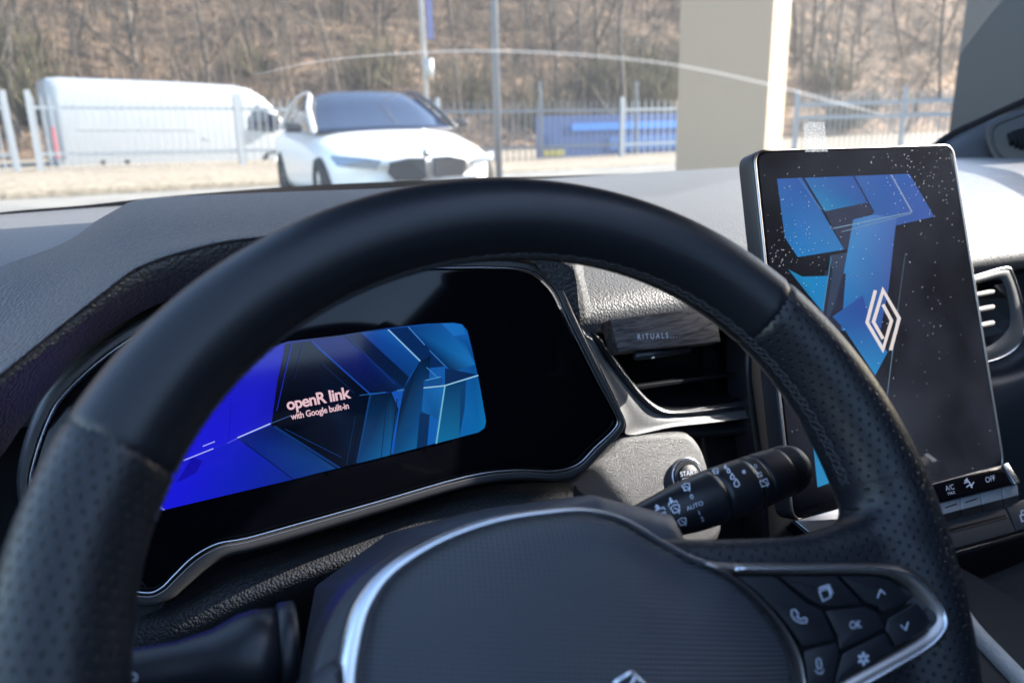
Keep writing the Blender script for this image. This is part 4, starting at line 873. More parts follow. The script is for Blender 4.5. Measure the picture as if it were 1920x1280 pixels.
for sx, x0 in ((-1, -.38), (1, 1.12)):
    mb = MB(); mb.box((x0, -.4, -.28), (.03, 1.2, .36)); o = mb.obj('door_panel', M['door'], body, bevel=.02)
    if sx > 0: mb = MB(); mb.box((1.12, -.76, .2), (.03, .87, .30)); mb.obj('added_sun_blocker', M['cabin'], body, bevel=.02)  # added solid panel, keeps sun off the climate controls
    mb = MB(); xt = -.22 if sx < 0 else RX
    pa = (x0, .88, .08) if sx < 0 else AY(2040, 135, .585); mb.tube([pa, (xt, HY, HZ-.04) if sx < 0 else (1.3, -.1, .26)], .02, n=10); mb.obj('front_pillar', M['cabin'], body)
    if sx < 0: mb = MB(); mb.box((-.42, -1.0, .1), (.03, .55, .40)); mb.obj('added_sky_blocker', M['cabin'], body, bevel=.02)  # added panel, blocks skylight from the rear left
    mb = MB(); mb.tube([(x0, -.75, .05), (xt if sx < 0 else 1.03, -.7, .44)], .05, n=10); mb.obj('centre_pillar', M['cabin'], body)
    mb = MB(); mb.tube([(x0, -1.4, .05), (xt if sx < 0 else 1.0, -1.3, .42)], .09, n=10); mb.obj('rear_pillar', M['cabin'], body)
mb = MB(); mb.box((.37, -1.7, -.0), (.8, .04, .5)); mb.obj('rear_wall', M['cabin'], body)
mb = MB(); mb.box((.37, -.55, -.60), (.8, 1.2, .03)); mb.obj('floor_pan', M['cabin'], body)
mb = MB(); mb.box((.0, -.78, -.1), (.24, .08, .36)); mb.box((.74, -.62, -.1), (.24, .08, .36)); mb.box((0, -.55, -.36), (.24, .2, .07)); mb.obj('front_seats', M['cabin'], body, bevel=.05)
mir = empty('rear_view_mirror', (.37, .46, .34), 'dark rear-view mirror hanging below the windscreen header', 'mirror')
mb = MB(); mb.box((.37, .40, .365), (.115, .012, .03)); mb.obj('mirror_housing', M['plastic_s'], mir, bevel=.01)
mb = MB(); mb.tube([(.37, .41, .37), (.37, .46, .41)], .01, n=10); mb.obj('mirror_stem', M['plastic_s'], mir)

mg = D.materials.new('windscreen_glass'); mg.use_nodes = True; t = mg.node_tree; out = t.nodes['Material Output']; tr = t.nodes.new('ShaderNodeBsdfTransparent'); tr.inputs[0].default_value = (.92, .92, .90, 1)
gg = t.nodes.new('ShaderNodeBsdfGlossy'); gg.inputs['Roughness'].default_value = .0; lw_ = t.nodes.new('ShaderNodeLayerWeight'); p5 = t.nodes.new('ShaderNodeMath'); p5.operation = 'POWER'; p5.inputs[1].default_value = 5; fr_ = t.nodes.new('ShaderNodeMath'); fr_.operation = 'MULTIPLY_ADD'; fr_.inputs[1].default_value = .9; fr_.inputs[2].default_value = .07; mx = t.nodes.new('ShaderNodeMixShader')
t.links.new(lw_.outputs['Facing'], p5.inputs[0]); t.links.new(p5.outputs[0], fr_.inputs[0]); t.links.new(fr_.outputs[0], mx.inputs[0]); t.links.new(tr.outputs[0], mx.inputs[1]); t.links.new(gg.outputs[0], mx.inputs[2])
dd = t.nodes.new('ShaderNodeBsdfTranslucent'); dd.inputs[0].default_value = (.85, .85, .82, 1); m3 = t.nodes.new('ShaderNodeMixShader'); m3.inputs[0].default_value = .026  # translucent share added to imitate the veil of reflected dash light
t.links.new(mx.outputs[0], m3.inputs[1]); t.links.new(dd.outputs[0], m3.inputs[2]); t.links.new(m3.outputs[0], out.inputs[0])
ws = empty('windscreen', (.37, .9, .1), 'large curved windscreen glass above the dashboard with added haze', 'windscreen')
wr = []
for k in range(7):
    t_ = k/6; y = 1.0*(1-t_)+HY*t_; z = .085*(1-t_)+(HZ-.01)*t_+.03*math.sin(math.pi*t_)
    wr.append([(.37+sx*(.80*(1-t_)+.60*t_), y-.16*abs(sx)**2.2*(1-.6*t_), z) for sx in (-1, -.75, -.5, -.25, 0, .25, .5, .75, 1)])
grid_obj('pane', wr, mg, ws, 4, 4)
# black printed border along the foot of the glass
mb = MB(); P_ = cr_interp(np.array([AY(*p) for p in [(-100, 424, .80), (0, 403, .82), (160, 389, .84), (330, 371, .86), (600, 350, .92), (900, 338, .92), (1240, 326, .92), (1400, 317, .90), (1700, 302, .86)]]), 6)
for a in range(len(P_)-1): pass
V = [p-np.array([0, 0, .012]) for p in P_]+[p+np.array([0, .01, .002]) for p in P_]; n = len(P_)
obj('printed_border', V, [(i, i+1, n+i+1, n+i) for i in range(n-1)], M['black'], ws)

refl_mat = D.materials.new('painted_reflection'); refl_mat.use_nodes = True; t = refl_mat.node_tree; out = t.nodes['Material Output']; tr = t.nodes.new('ShaderNodeBsdfTransparent'); df = t.nodes.new('ShaderNodeBsdfTranslucent'); df.inputs[0].default_value = (.9, .88, .84, 1); mx = t.nodes.new('ShaderNodeMixShader'); mx.inputs[0].default_value = .11  # pale ribbon painted as the dash edge's reflection in the glass
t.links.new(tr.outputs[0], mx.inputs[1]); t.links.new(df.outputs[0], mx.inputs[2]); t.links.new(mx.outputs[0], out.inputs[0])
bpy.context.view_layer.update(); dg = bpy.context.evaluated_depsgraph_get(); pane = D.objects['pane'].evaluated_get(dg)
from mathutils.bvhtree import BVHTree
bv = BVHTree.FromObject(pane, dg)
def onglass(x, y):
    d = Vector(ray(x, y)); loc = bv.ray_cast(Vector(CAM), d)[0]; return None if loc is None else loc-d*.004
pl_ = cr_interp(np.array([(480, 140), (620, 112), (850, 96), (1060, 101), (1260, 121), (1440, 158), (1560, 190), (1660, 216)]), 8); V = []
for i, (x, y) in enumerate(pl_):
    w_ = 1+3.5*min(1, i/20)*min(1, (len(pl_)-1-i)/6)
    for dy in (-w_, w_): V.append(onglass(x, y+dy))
if all(v is not None for v in V): obj('painted_reflection_streak', V, [(2*i, 2*i+1, 2*i+3, 2*i+2) for i in range(len(pl_)-1)], refl_mat, ws)
#@@EXT
# ================================================================== OUTSIDE
def emat(name, c1, c2, sc, rough=.9, c3=None, lo=.4, hi=.6, bump=.02, stretch=None):
    m = D.materials.new(name); m.use_nodes = True; t = m.node_tree; b = t.nodes['Principled BSDF']; b.inputs['Roughness'].default_value = rough
    tc = t.nodes.new('ShaderNodeTexCoord'); no = t.nodes.new('ShaderNodeTexNoise'); no.inputs['Scale'].default_value = sc; no.inputs['Detail'].default_value = 8; no.inputs['Roughness'].default_value = .65
    if stretch:
        mp = t.nodes.new('ShaderNodeMapping'); mp.inputs['Scale'].default_value = stretch; t.links.new(tc.outputs['Object'], mp.inputs[0]); t.links.new(mp.outputs[0], no.inputs[0])
    else: t.links.new(tc.outputs['Object'], no.inputs[0])
    cr = t.nodes.new('ShaderNodeValToRGB'); e = cr.color_ramp.elements; e[0].position = lo; e[0].color = (*c1, 1); e[1].position = hi; e[1].color = (*c2, 1)
    if c3: k = e.new((lo+hi)/2); k.color = (*c3, 1)
    t.links.new(no.outputs[0], cr.inputs[0]); t.links.new(cr.outputs[0], b.inputs['Base Color'])
    bp = t.nodes.new('ShaderNodeBump'); bp.inputs['Distance'].default_value = bump; t.links.new(no.outputs[0], bp.inputs['Height']); t.links.new(bp.outputs[0], b.inputs['Normal']); return m
E_ = {}
E_['asphalt'] = emat('pale_concrete', (.20, .19, .165), (.27, .255, .22), 1.6, bump=.004)
E_['verge'] = emat('dry_gravel', (.22, .18, .13), (.36, .30, .22), 7, bump=.03)
E_['litter'] = emat('leaf_litter', (.05, .035, .023), (.30, .195, .118), .9, c3=(.155, .102, .064), lo=.36, hi=.62, bump=.25)
E_['bark'] = emat('bark', (.05, .042, .035), (.14, .115, .095), 6, bump=.03)
E_['twig'] = emat('dry_twigs', (.12, .09, .065), (.22, .165, .12), 3, bump=0)
E_['moss'] = emat('greenish_scrub', (.08, .07, .04), (.16, .14, .08), 3, bump=0)
E_['galv'] = mat('galvanised_steel', (.42, .44, .46), .45, .35)
E_['polem'] = mat('grey_pole_paint', (.15, .17, .20), .5)
E_['polem2'] = mat('weathered_steel', (.30, .32, .34), .6)
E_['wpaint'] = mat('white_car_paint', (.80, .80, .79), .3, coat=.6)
E_['cglass'] = mat('car_window_glass', (.012, .022, .05), .08, spec=.6)
E_['tyre'] = mat('tyre_rubber', (.02, .02, .02), .8)
E_['rim'] = mat('alloy_rim', (.4, .4, .42), .3, .8)
E_['grille'] = mat('grille_black', (.03, .032, .04), .35)
E_['red'] = mat('red_lens', (.5, .01, .015), .2)
E_['lens'] = mat('lamp_lens', (.25, .3, .36), .08, .3, spec=.8)
E_['banner'] = mat('blue_banner', (.035, .09, .26), .6)
E_['banner2'] = mat('bright_blue_print', (.05, .25, .75), .6)
E_['yellow'] = mat('yellow_print', (.5, .45, .12), .6)
E_['plaster'] = mat('beige_plaster', (.39, .285, .192), .85, bump=[('n', 40, .003)])
E_['dkwall'] = mat('dark_grey_cladding', (.025, .028, .034), .4)

def struct(name, V, F, m, **k): o = obj(name, V, F, m, **k); o['kind'] = 'structure'; return o
g = 400; struct('ground', [(-g, -g, GZ-.004), (g, -g, GZ-.004), (g, g, GZ-.004), (-g, g, GZ-.004)], [(0, 1, 2, 3)], emat('far_ground', (.13, .10, .07), (.22, .18, .13), .4), smooth=False)
struct('parking_lot', [(-40, -30, GZ), (60, -30, GZ), (60, 14.5, GZ), (-40, 16.5, GZ)], [(0, 1, 2, 3)], E_['asphalt'], smooth=False)
# gravel verge with a kerb along its edge
def vh(x): return .30*(1-sm(-3, 10, x))
kx = np.linspace(-30, 50, 60); V = []; F = []
for i, x in enumerate(kx):
    y0 = 15.6-(x+30)*.02
    for dy, z in ((0, GZ), (.0, GZ+.02+vh(x)*.35), (.18, GZ+.02+vh(x)*.35), (.22, GZ+.03+vh(x)*.4), (1.5, GZ+.03+vh(x)*.8+.03*math.sin(x*1.3)), (3.2, GZ+.03+vh(x)), (12, GZ+.15+vh(x))): V.append((x, y0+dy+(.08*math.sin(x*2.1) if dy > 1 else 0), z))
for i in range(len(kx)-1):
    for k in range(6): F.append((i*7+k, (i+1)*7+k, (i+1)*7+k+1, i*7+k+1))
struct('gravel_verge', V, F, E_['verge'])
# wooded slope
V = []; F = []; nx, ny = 90, 60
for j in range(ny):
    for i in range(nx):
        x = -60+150*i/(nx-1); y = 24.5+60*(j/(ny-1))**1.3; h = (y-24.5)
        z = GZ+.15+h*.62+ (noise.noise(Vector((x*.12, y*.12, 0)))*1.6+noise.noise(Vector((x*.5, y*.5, 3)))*.5)*min(1, h/4)
        V.append((x, y, z))
for j in range(ny-1):
    for i in range(nx-1): F.append((j*nx+i, j*nx+i+1, (j+1)*nx+i+1, (j+1)*nx+i))
struct('hillside', V, F, E_['litter'])
def hillz(x, y):
    h = max(0, y-24.5); return GZ+.15+h*.62+(noise.noise(Vector((x*.12, y*.12, 0)))*1.6+noise.noise(Vector((x*.5, y*.5, 3)))*.5)*min(1, h/4)
# scrub and fallen branches on the slope: stuff nobody could count
mb = MB()
for _ in range(6000):
    az = R_(rnd.uniform(-18, 68)); dist = rnd.uniform(22, 44)/max(.35, math.cos(az)); x = dist*math.sin(az); y = dist*math.cos(az)
    if y < 24.6: continue
    z = hillz(x, y); L = rnd.uniform(.4, 1.9); a = rnd.uniform(0, 6.28); t_ = rnd.uniform(.1, 1.3)
    d = Vector((math.cos(a)*math.cos(t_), math.sin(a)*math.cos(t_), math.sin(t_)))*L; p = Vector((x, y, z))
    mb.tube([p, p+d*.5+Vector((0, 0, .05)), p+d], [rnd.uniform(.012, .035), .015, .005], n=3, caps=False)
for _ in range(1500):
    az = R_(rnd.uniform(-18, 68)); dist = rnd.uniform(25, 46)/max(.35, math.cos(az)); x = dist*math.sin(az); y = dist*math.cos(az); H_ = rnd.uniform(1.2, 4.5)
    p = Vector((x, y, hillz(x, y)-.1)); q_ = p+Vector((rnd.gauss(0, .25), rnd.gauss(0, .2), H_)); mb.tube([p, p.lerp(q_, .5)+Vector((rnd.gauss(0, .08), 0, 0)), q_], [rnd.uniform(.015, .04), .018, .005], n=3, caps=False)
    for k in range(6):
        b_ = p.lerp(q_, rnd.uniform(.3, .95)); mb.tube([b_, b_+Vector((rnd.gauss(0, .4), rnd.gauss(0, .3), rnd.uniform(.1, .8)))], [.010, .004], n=3, caps=False)
mb.obj('fallen_branches', E_['twig'], smooth=False)['kind'] = 'stuff'
def twigbush(n, r, seed):
    g = random.Random(seed); mb = MB()
    for _ in range(n):
        a = g.uniform(0, 6.28); t_ = g.uniform(.5, 1.5); L = r*g.uniform(.5, 1.1); p = Vector((g.gauss(0, r*.25), g.gauss(0, r*.25), 0)); d = Vector((math.cos(a)*math.cos(t_), math.sin(a)*math.cos(t_), math.sin(t_)))*L
        mb.tube([p, p+d*.6, p+d+Vector((g.gauss(0, .1), g.gauss(0, .1), .1))], [.018, .012, .004], n=3, caps=False)
    return mb
# bare trees: recursive trunks and limbs
def bare_tree(seed, H=9, r0=.13, mid=False):
    g = random.Random(seed); T = MB(); Bm = MB()
    def branch(p, d, L, r, depth, mb):
        pts = [p]; rs = [r]; n = 4
        for k in range(n):
            d = (d+Vector((g.gauss(0, .10), g.gauss(0, .10), g.gauss(.04, .06)))).normalized(); p = p+d*L/n; pts.append(p); rs.append(r*(1-.75*(k+1)/n))
        mb.tube(pts, rs, n=6 if depth == 0 else 3, caps=False)
        if depth < 3:
            for k in range(7 if depth == 0 else (5 if depth == 1 else 3)):
                i = g.randint(1, n); a = g.uniform(0, 6.28); dd = (pts[i]-pts[i-1]).normalized(); s_ = Vector((math.cos(a), math.sin(a), g.uniform(.1, .8))); nd = (dd*.5+s_).normalized()
                branch(pts[i-1].lerp(pts[i], g.random()), nd, L*g.uniform(.3, .5), rs[i]*.6+.004, depth+1, Bm)
    branch(Vector((0, 0, -.4)), Vector((g.gauss(0, .07), g.gauss(0, .07), 1)), H, r0, 0, T); return T, Bm
protos = []
for k in range(7):
    T, Bm = bare_tree(50+k, H=rnd.uniform(8, 12), r0=[.10, .06, .08, .055, .12, .07, .045][k]); T = [D.meshes.new('trunk'), T]; B_ = [D.meshes.new('crown'), Bm]
    for me, b_ in (T, B_): me.from_pydata(b_.V, [], b_.F); me.materials.append(E_['bark']); me.polygons.foreach_set('use_smooth', [True]*len(me.polygons))
    protos.append((T[0], B_[0]))
def tree(k, x, y, label, s=1, rz=0, group='bare trees on the slope'):
    e = empty('bare_tree', (x, y, hillz(x, y)), label, 'tree', group, rz); e.scale = (s, s, s)
    for nm, me in zip(('trunk', 'crown'), protos[k]):
        o = D.objects.new(nm, me); COL.objects.link(o); o.parent = e
    return e
def hillhit(px, Y): p = AY(px, 100, Y); return p[0], Y
spec = [(258, 27, 0, 'dark straight trunk rising above the roof of the white van, left of its middle'), (85, 30, 2, 'tall grey bare tree above the rear end of the white van'), (218, 33, 3, 'thin bare tree just left of the dark trunk above the van'), (640, 25, 1, 'slender forked trunk above the white sedan roof'), (860, 26, 2, 'pale bare trunk between the two poles'), (1040, 28, 5, 'thin bare tree above the blue banner'), (1170, 24.5, 4, 'thick low-branched tree left of the beige column'), (20, 26, 5, 'mossy thin tree at the far left edge'), (520, 30, 3, 'thin bare tree above the cab of the white van'), (720, 31, 0, 'bare tree behind the leaning light pole'), (980, 33, 6, 'small bare tree right of the dark grey pole'), (1560, 25, 0, 'bare trunk seen right of the cream column edge'), (1710, 23, 3, 'bare tree leaning beside the dark cladding at right')]
for px, Y, k, lb in spec:
    x, y = hillhit(px, Y); tree(k, x, y, lb, 1.0, rnd.uniform(0, 6))
more_trees = []
for i in range(110):
    px = rnd.uniform(-80, 1850); Y = rnd.uniform(26.5, 50); x, y = hillhit(px, Y); more_trees.append((px, Y, x, y))
marks = [(-200, 70, 'above the far left fence'), (70, 230, 'above the rear half of the van'), (230, 400, 'above the middle of the van'), (400, 540, 'above the cab of the van'), (540, 690, 'above the left of the sedan'), (690, 800, 'left of the blue sign pole'), (800, 935, 'between the two poles'), (935, 1060, 'just right of the grey pole'), (1060, 1170, 'above the blue banner'), (1170, 1290, 'just left of the beige column'), (1290, 1460, 'behind the beige column'), (1460, 1600, 'right of the cream strip'), (1600, 1760, 'above the pale fence over the touchscreen'), (1760, 2000, 'beside the dark cladding')]
ordn = ['first', 'second', 'third', 'fourth', 'fifth', 'sixth', 'seventh', 'eighth', 'ninth', 'tenth']
for lo_, hi_, nm in marks:
    for d0, d1, dn in ((0, 32, 'low'), (32, 40, 'midway up'), (40, 99, 'high')):
        L_ = sorted(t_ for t_ in more_trees if lo_ <= t_[0] < hi_ and d0 <= t_[1] < d1)
        for i, (px, Y, x, y) in enumerate(L_):
            lb = ('bare tree %s on the slope %s' % (dn, nm)) if len(L_) == 1 else '%s bare tree from left %s on slope %s' % (ordn[min(i, 9)], dn, nm)
            tree(rnd.randrange(7), x, y, lb, rnd.uniform(.6, 1.1), rnd.uniform(0, 6), 'further bare trees on the slope')
bm_ = [twigbush(150, 1.0, s_) for s_ in range(3)]; bme = []
for b_ in bm_:
    me = D.meshes.new('shrub'); me.from_pydata(b_.V, [], b_.F); me.materials.append(E_['moss']); bme.append(me)
spx = [-30, 20, 60, 40, 1230, 1180, 1130, 1560, 1600, 1640, 880, 1010, 460, 700, 1215, -60]
sh_lab = [None]*16
for r_, i in enumerate(sorted(range(16), key=lambda q_: spx[q_])): sh_lab[i] = '%s from left among the dull twiggy shrubs at the slope foot' % (ordn+['eleventh', 'twelfth', 'thirteenth', 'fourteenth', 'fifteenth', 'rightmost'])[r_]
for i in range(16):
    px = [-30, 20, 60, 40, 1230, 1180, 1130, 1560, 1600, 1640, 880, 1010, 460, 700, 1215, -60][i]; Y = 25+rnd.uniform(0, 4); x, y = hillhit(px, Y)
    o = D.objects.new('twiggy_shrub', bme[i % 3]); COL.objects.link(o); o.location = (x, y, hillz(x, y)-.1); o.rotation_euler = (0, 0, i); s_ = rnd.uniform(1.0, 2.2); o.scale = (s_, s_, s_); tag(o, sh_lab[i], 'shrub', 'shrubs at the foot of the slope')

# fences: posts, rails and pickets
def fence(name, P0, P1, label, h=1.5, npk=40, posts=(0, 1), pick_r=.014, m=None, raised=None, rails=(.37, 1.30), lw=.035):
    r0_ = raised if raised is not None else vh(P0[0]); r1_ = raised if raised is not None else vh(P1[0])
    P0 = Vector((P0[0], P0[1], GZ+r0_)); P1 = Vector((P1[0], P1[1], GZ+r1_)); e = empty(name, P0, label, 'fence'); m = m or E_['galv']; ax = P1-P0; a = math.atan2(ax.y, ax.x)
    e.rotation_euler = (0, -math.atan2(ax.z, math.hypot(ax.x, ax.y)), a); L = ax.length
    def loc(n, mb): o = mb.obj(n, m, e, local=True, smooth=False); return o
    for z in rails: mb = MB(); mb.box((L/2, 0, z), (L/2, .015, lw)); loc('rail', mb)
    for t_ in posts: mb = MB(); mb.box((L*t_, .0, h/2+.02), (.05, .04, h/2+.12)); loc('post', mb)
    mb = MB(); mb.box((0, -.02, h/2), (pick_r, .01, h/2)); mb.box((0, -.02, h+.02), (pick_r*.5, .006, .04)); first = loc('picket', mb); first.location.x = L*.5/npk
    for k in range(1, npk): c = first.copy(); COL.objects.link(c); c.parent = e; c.location = (L*(k+.5)/npk, 0, 0)
    return e
def gx(px, Y): return AY(px, 250, Y)[0]
FY = 18.6
fence('picket_fence', (gx(62, FY), FY), (gx(447, FY+.2), FY+.2), 'white steel picket fence in front of the long white van', npk=27, m=E_['galv'], posts=(0, 1))
fence('picket_fence', (gx(-260, FY), FY-.1), (gx(20, FY), FY), 'white steel picket fence left of the leaning post at the left edge', npk=18)
fence('picket_fence', (gx(450, FY+.2), FY+.25), (gx(820, FY), FY), 'steel picket fence behind the white sedan', npk=28)
fence('picket_fence', (gx(822, FY), FY), (gx(1165, FY-.4), FY-.4), 'grey steel picket fence between the sedan and the blue banner', npk=30, m=E_['polem'])
fence('picket_fence', (gx(1165, FY-.4), FY-.42), (gx(1440, FY-.8), FY-.8), 'grey steel picket fence in front of the right half of the blue banner', npk=24)
fence('picket_fence', (gx(1490, 16), 16), (gx(1860, 13), 13), 'pale picket fence with wide rail just above the touchscreen', npk=36, posts=(0, .55, 1), lw=.05, rails=(.85, 1.2), h=1.45, raised=.1, m=E_['polem2'])
# blue banner behind the fence
by = 19.3; bn = empty('banner', (gx(1010, by), by, GZ), 'long blue advertising banner stretched behind the steel fence', 'banner')
x0, x1 = gx(1005, by), gx(1420, by); zt = AY(1100, 216, by)[2]; zb = AY(1100, 306, by)[2]+.1
def bq(a, b, c, d, dy, nm, m): obj(nm, [(x0+(x1-x0)*a, by-dy, zb+(zt-zb)*c), (x0+(x1-x0)*b, by-dy, zb+(zt-zb)*c), (x0+(x1-x0)*b, by-dy, zb+(zt-zb)*d), (x0+(x1-x0)*a, by-dy, zb+(zt-zb)*d), (x0+(x1-x0)*a, by-dy+.02, zb+(zt-zb)*c), (x0+(x1-x0)*b, by-dy+.02, zb+(zt-zb)*c), (x0+(x1-x0)*b, by-dy+.02, zb+(zt-zb)*d), (x0+(x1-x0)*a, by-dy+.02, zb+(zt-zb)*d)], [(0, 1, 2, 3), (4, 7, 6, 5), (0, 4, 5, 1), (3, 2, 6, 7), (0, 3, 7, 4), (1, 5, 6, 2)], m, bn, smooth=False)
bq(0, 1, 0, 1, 0, 'sheet', E_['banner']); bq(.14, .62, .66, .82, .03, 'bright_streak', E_['banner2']); bq(.03, .11, .12, .26, .03, 'yellow_print', E_['yellow']); bq(.3, .95, .2, .5, .03, 'pale_print', mat('mid_blue_print', (.05, .16, .42), .6))
for t_, nm in ((0, 'banner_post'), (.39, 'banner_post')):
    mb = MB(); mb.box((x0+(x1-x0)*t_, by-.3, GZ+1.05), (.03, .03, 1.05)); mb.obj(nm, E_['polem'], bn, smooth=False)
# light pole and sign mast
def pole(name, px0, px1, Y, r, m, label, cat, H=8, extra=None):
    pb = AY(px1, 300, Y); e = empty(name, (pb[0], Y, GZ), label, cat); mb = MB(); mb.tube([(pb[0], Y, GZ), (pb[0], Y, GZ+H)], r, n=14); mb.obj('shaft', m, e)
    mb = MB(); mb.tube([(pb[0], Y, GZ), (pb[0], Y, GZ+.03)], r*2.4, n=14); mb.obj('base_plate', m, e)
    mb = MB(); mb.tube([(pb[0], Y, GZ+H), (pb[0]-.3, Y-.4, GZ+H+.15), (pb[0]-.8, Y-1.1, GZ+H+.2)], [r*.8, r*.6, r*.5], n=8); mb.obj('arm', m, e)
    mb = MB(); mb.box((pb[0]-.95, Y-1.3, GZ+H+.2), (.14, .3, .05), rz=-.6); mb.obj('lamp_head', m, e, bevel=.03)
    if extra: extra(e, pb)
pole('light_pole', 945, 935, 12.0, .062, E_['polem'], 'dark grey round pole right of the white sedan', 'light pole', 9)
def ex(e, pb):
    mb = MB(); p = AY(804, 128, 17); mb.tube([(p[0], 17, p[2]-.2), (p[0], 17, p[2]+.2)], .11, n=10); mb.obj('junction_box', E_['galv'], e)
    p = AY(803, 30, 17); mb = MB(); mb.box((p[0], 16.92, p[2]), (.07, .012, .5)); mb.obj('blue_sign', mat('blue_sign', (.08, .1, .26), .5), e, smooth=False)
pole('light_pole', 800, 806, 17.0, .055, E_['galv'], 'thin pale pole with small blue sign behind the white sedan', 'light pole', 10, ex)
# beige building column with sunlit return, dark cladding at the right
cb = empty('building_column', (gx(1350, 5.2), 5.2, GZ), 'wide beige plastered column whose right return is bright cream', 'column')
def prism(pts, z0, z1):
    n = len(pts); return [(x, y, z0) for x, y in pts]+[(x, y, z1) for x, y in pts], [tuple(range(n))[::-1], tuple(range(n, 2*n))]+[(i, (i+1) % n, n+(i+1) % n, n+i) for i in range(n)]
a = AY(1272, 150, 5.4); b = AY(1442, 150, 4.9); c = AY(1474, 150, 5.7)
pts = [(a[0], a[1]), (b[0], b[1]), (c[0], c[1]), (c[0]-.2+(a[0]-b[0]), 6.4)]
obj('shaft', *prism(pts, GZ, 6), E_['plaster'], cb, smooth=False, bevel=.01)
mb = MB(); mb.V, mb.F = prism([(x*1.02, y*.995-.0) for x, y in pts], GZ-.01, GZ+.12); obj('plinth', mb.V, mb.F, E_['asphalt'], cb, smooth=False)
a = AY(1795, 120, 4.4); dk = empty('clad_wall', (a[0], a[1], GZ), 'dark grey clad building wall filling the upper right corner', 'wall')
pts = [(a[0], a[1]), (a[0]+1.4, a[1]-1.9), (a[0]+3.4, a[1]-1.5), (a[0]+2.0, a[1]-.15)]
obj('cladding', *prism(pts, GZ, 1.55), E_['dkwall'], dk, smooth=False, bevel=.01)

sw_ = empty('added_dark_wall', (4.6, -5, GZ), 'unseen dark wall added beyond the passenger side', 'building')  # added out of view to darken what the touchscreen reflects
obj('wall', *prism([(4.6, -1.5), (5.0, -1.5), (5.0, -14), (4.6, -14)], GZ, 5.0), E_['dkwall'], sw_, smooth=False)  # body of the added wall, its windows are added too
for k_ in range(4): obj('added_wall_window', *prism([(4.57, -3-3*k_), (4.585, -3-3*k_), (4.585, -4.6-3*k_), (4.57, -4.6-3*k_)], .2, 1.9), E_['cglass'], sw_, smooth=False)
# ------------------------------------------------------------------ vehicles
def loft(sections, closed_ends=True):
    n = len(sections[0]); V = [p for s_ in sections for p in s_]; F = []
    for i in range(len(sections)-1):
        for j in range(n): F.append((i*n+j, i*n+(j+1) % n, (i+1)*n+(j+1) % n, (i+1)*n+j))
    if closed_ends: F += [tuple(range(n))[::-1], tuple(range((len(sections)-1)*n, len(sections)*n))]
    return V, F
def ring(x, hw, zb, zt, crown=.03, sh=.1, dx=0):
    half = [(0, zt), (hw*.45, zt-crown*.2), (hw*.78, zt-crown), (hw*.93, zt-crown-sh*.4), (hw, zt-crown-sh), (hw*1.0, (zt+zb)/2), (hw*.99, zb+.15), (hw*.95, zb+.02), (hw*.8, zb)]
    L = [(x+dx*(abs(y)/hw)**2, y, z) for y, z in half]; return L+[(p[0], -p[1], p[2]) for p in L[::-1][:-1]]
def wheel_part(name, parent, x, y, r=.34, wd=.22):
    V = []; n = 28; prof = [(r*.62, -wd/2), (r*.95, -wd/2), (r, -wd/2+.03), (r, wd/2-.03), (r*.95, wd/2), (r*.62, wd/2)]; F = []
    for i in range(n):
        a = 2*math.pi*i/n
        for rr_, w_ in prof: V.append((x+rr_*math.cos(a), y+w_, r+rr_*math.sin(a)))
    k = len(prof)
    for i in range(n):
        for j in range(k): F.append((i*k+j, i*k+(j+1) % k, ((i+1) % n)*k+(j+1) % k, ((i+1) % n)*k+j))
    o = obj('wheel', V, F, E_['tyre'], parent, local=True); mb = MB(); mb.tube([(x, y-wd*.38, r), (x, y+wd*.38, r)], r*.28, n=14)
    for k in range(10):
        a = 2*math.pi*k/10; mb.box((x+math.cos(a)*r*.38, y, r+math.sin(a)*r*.38), (r*.28, wd*.36, .022), R=Matrix.Rotation(-a, 3, 'Y'))
    mb.obj('rim', E_['rim'], o, local=True)
fc_ = CAM+ray(800, 322)*8.1
sed = empty('parked_sedan', (fc_[0], fc_[1], GZ), 'white parked sedan with dark twin grille facing the windscreen', 'car')
sed.rotation_euler = (0, 0, R_(-90-1)); sed.scale = (1.04, 1.09, 1.03)
X0 = 0
secs = [ring(.02, .50, .42, .60, .02, .03, -.16), ring(-.02, .72, .25, .66, .03, .05, -.28), ring(-.16, .84, .20, .72, .04, .07, -.30), ring(-.4, .89, .18, .78, .04, .09, -.22), ring(-.8, .92, .18, .85, .04, .12, -.1), ring(-1.3, .93, .18, .93, .04, .16), ring(-1.62, .93, .18, .985, .04, .18), ring(-2.4, .935, .18, .99, .02, .14), ring(-3.4, .935, .18, 1.02, .02, .15), ring(-3.9, .92, .2, 1.04, .03, .15), ring(-4.5, .90, .22, 1.02, .04, .12), ring(-4.85, .80, .3, .96, .06, .1)]
V, F = loft(secs); obj('body', V, F, E_['wpaint'], sed, local=True, sub=1)
def slab(name, Q, m, th, parent, par=None):
    Q = [Vector(q_) for q_ in Q]; nrm = (Q[1]-Q[0]).cross(Q[2]-Q[0]).normalized(); n = len(Q); V = Q+[q_-nrm*th for q_ in Q]
    return obj(name, V, [tuple(range(n)), tuple(range(n, 2*n))[::-1]]+[(i, n+i, n+(i+1) % n, (i+1) % n) for i in range(n)][::1], m, parent, local=True, smooth=False)
gs = []
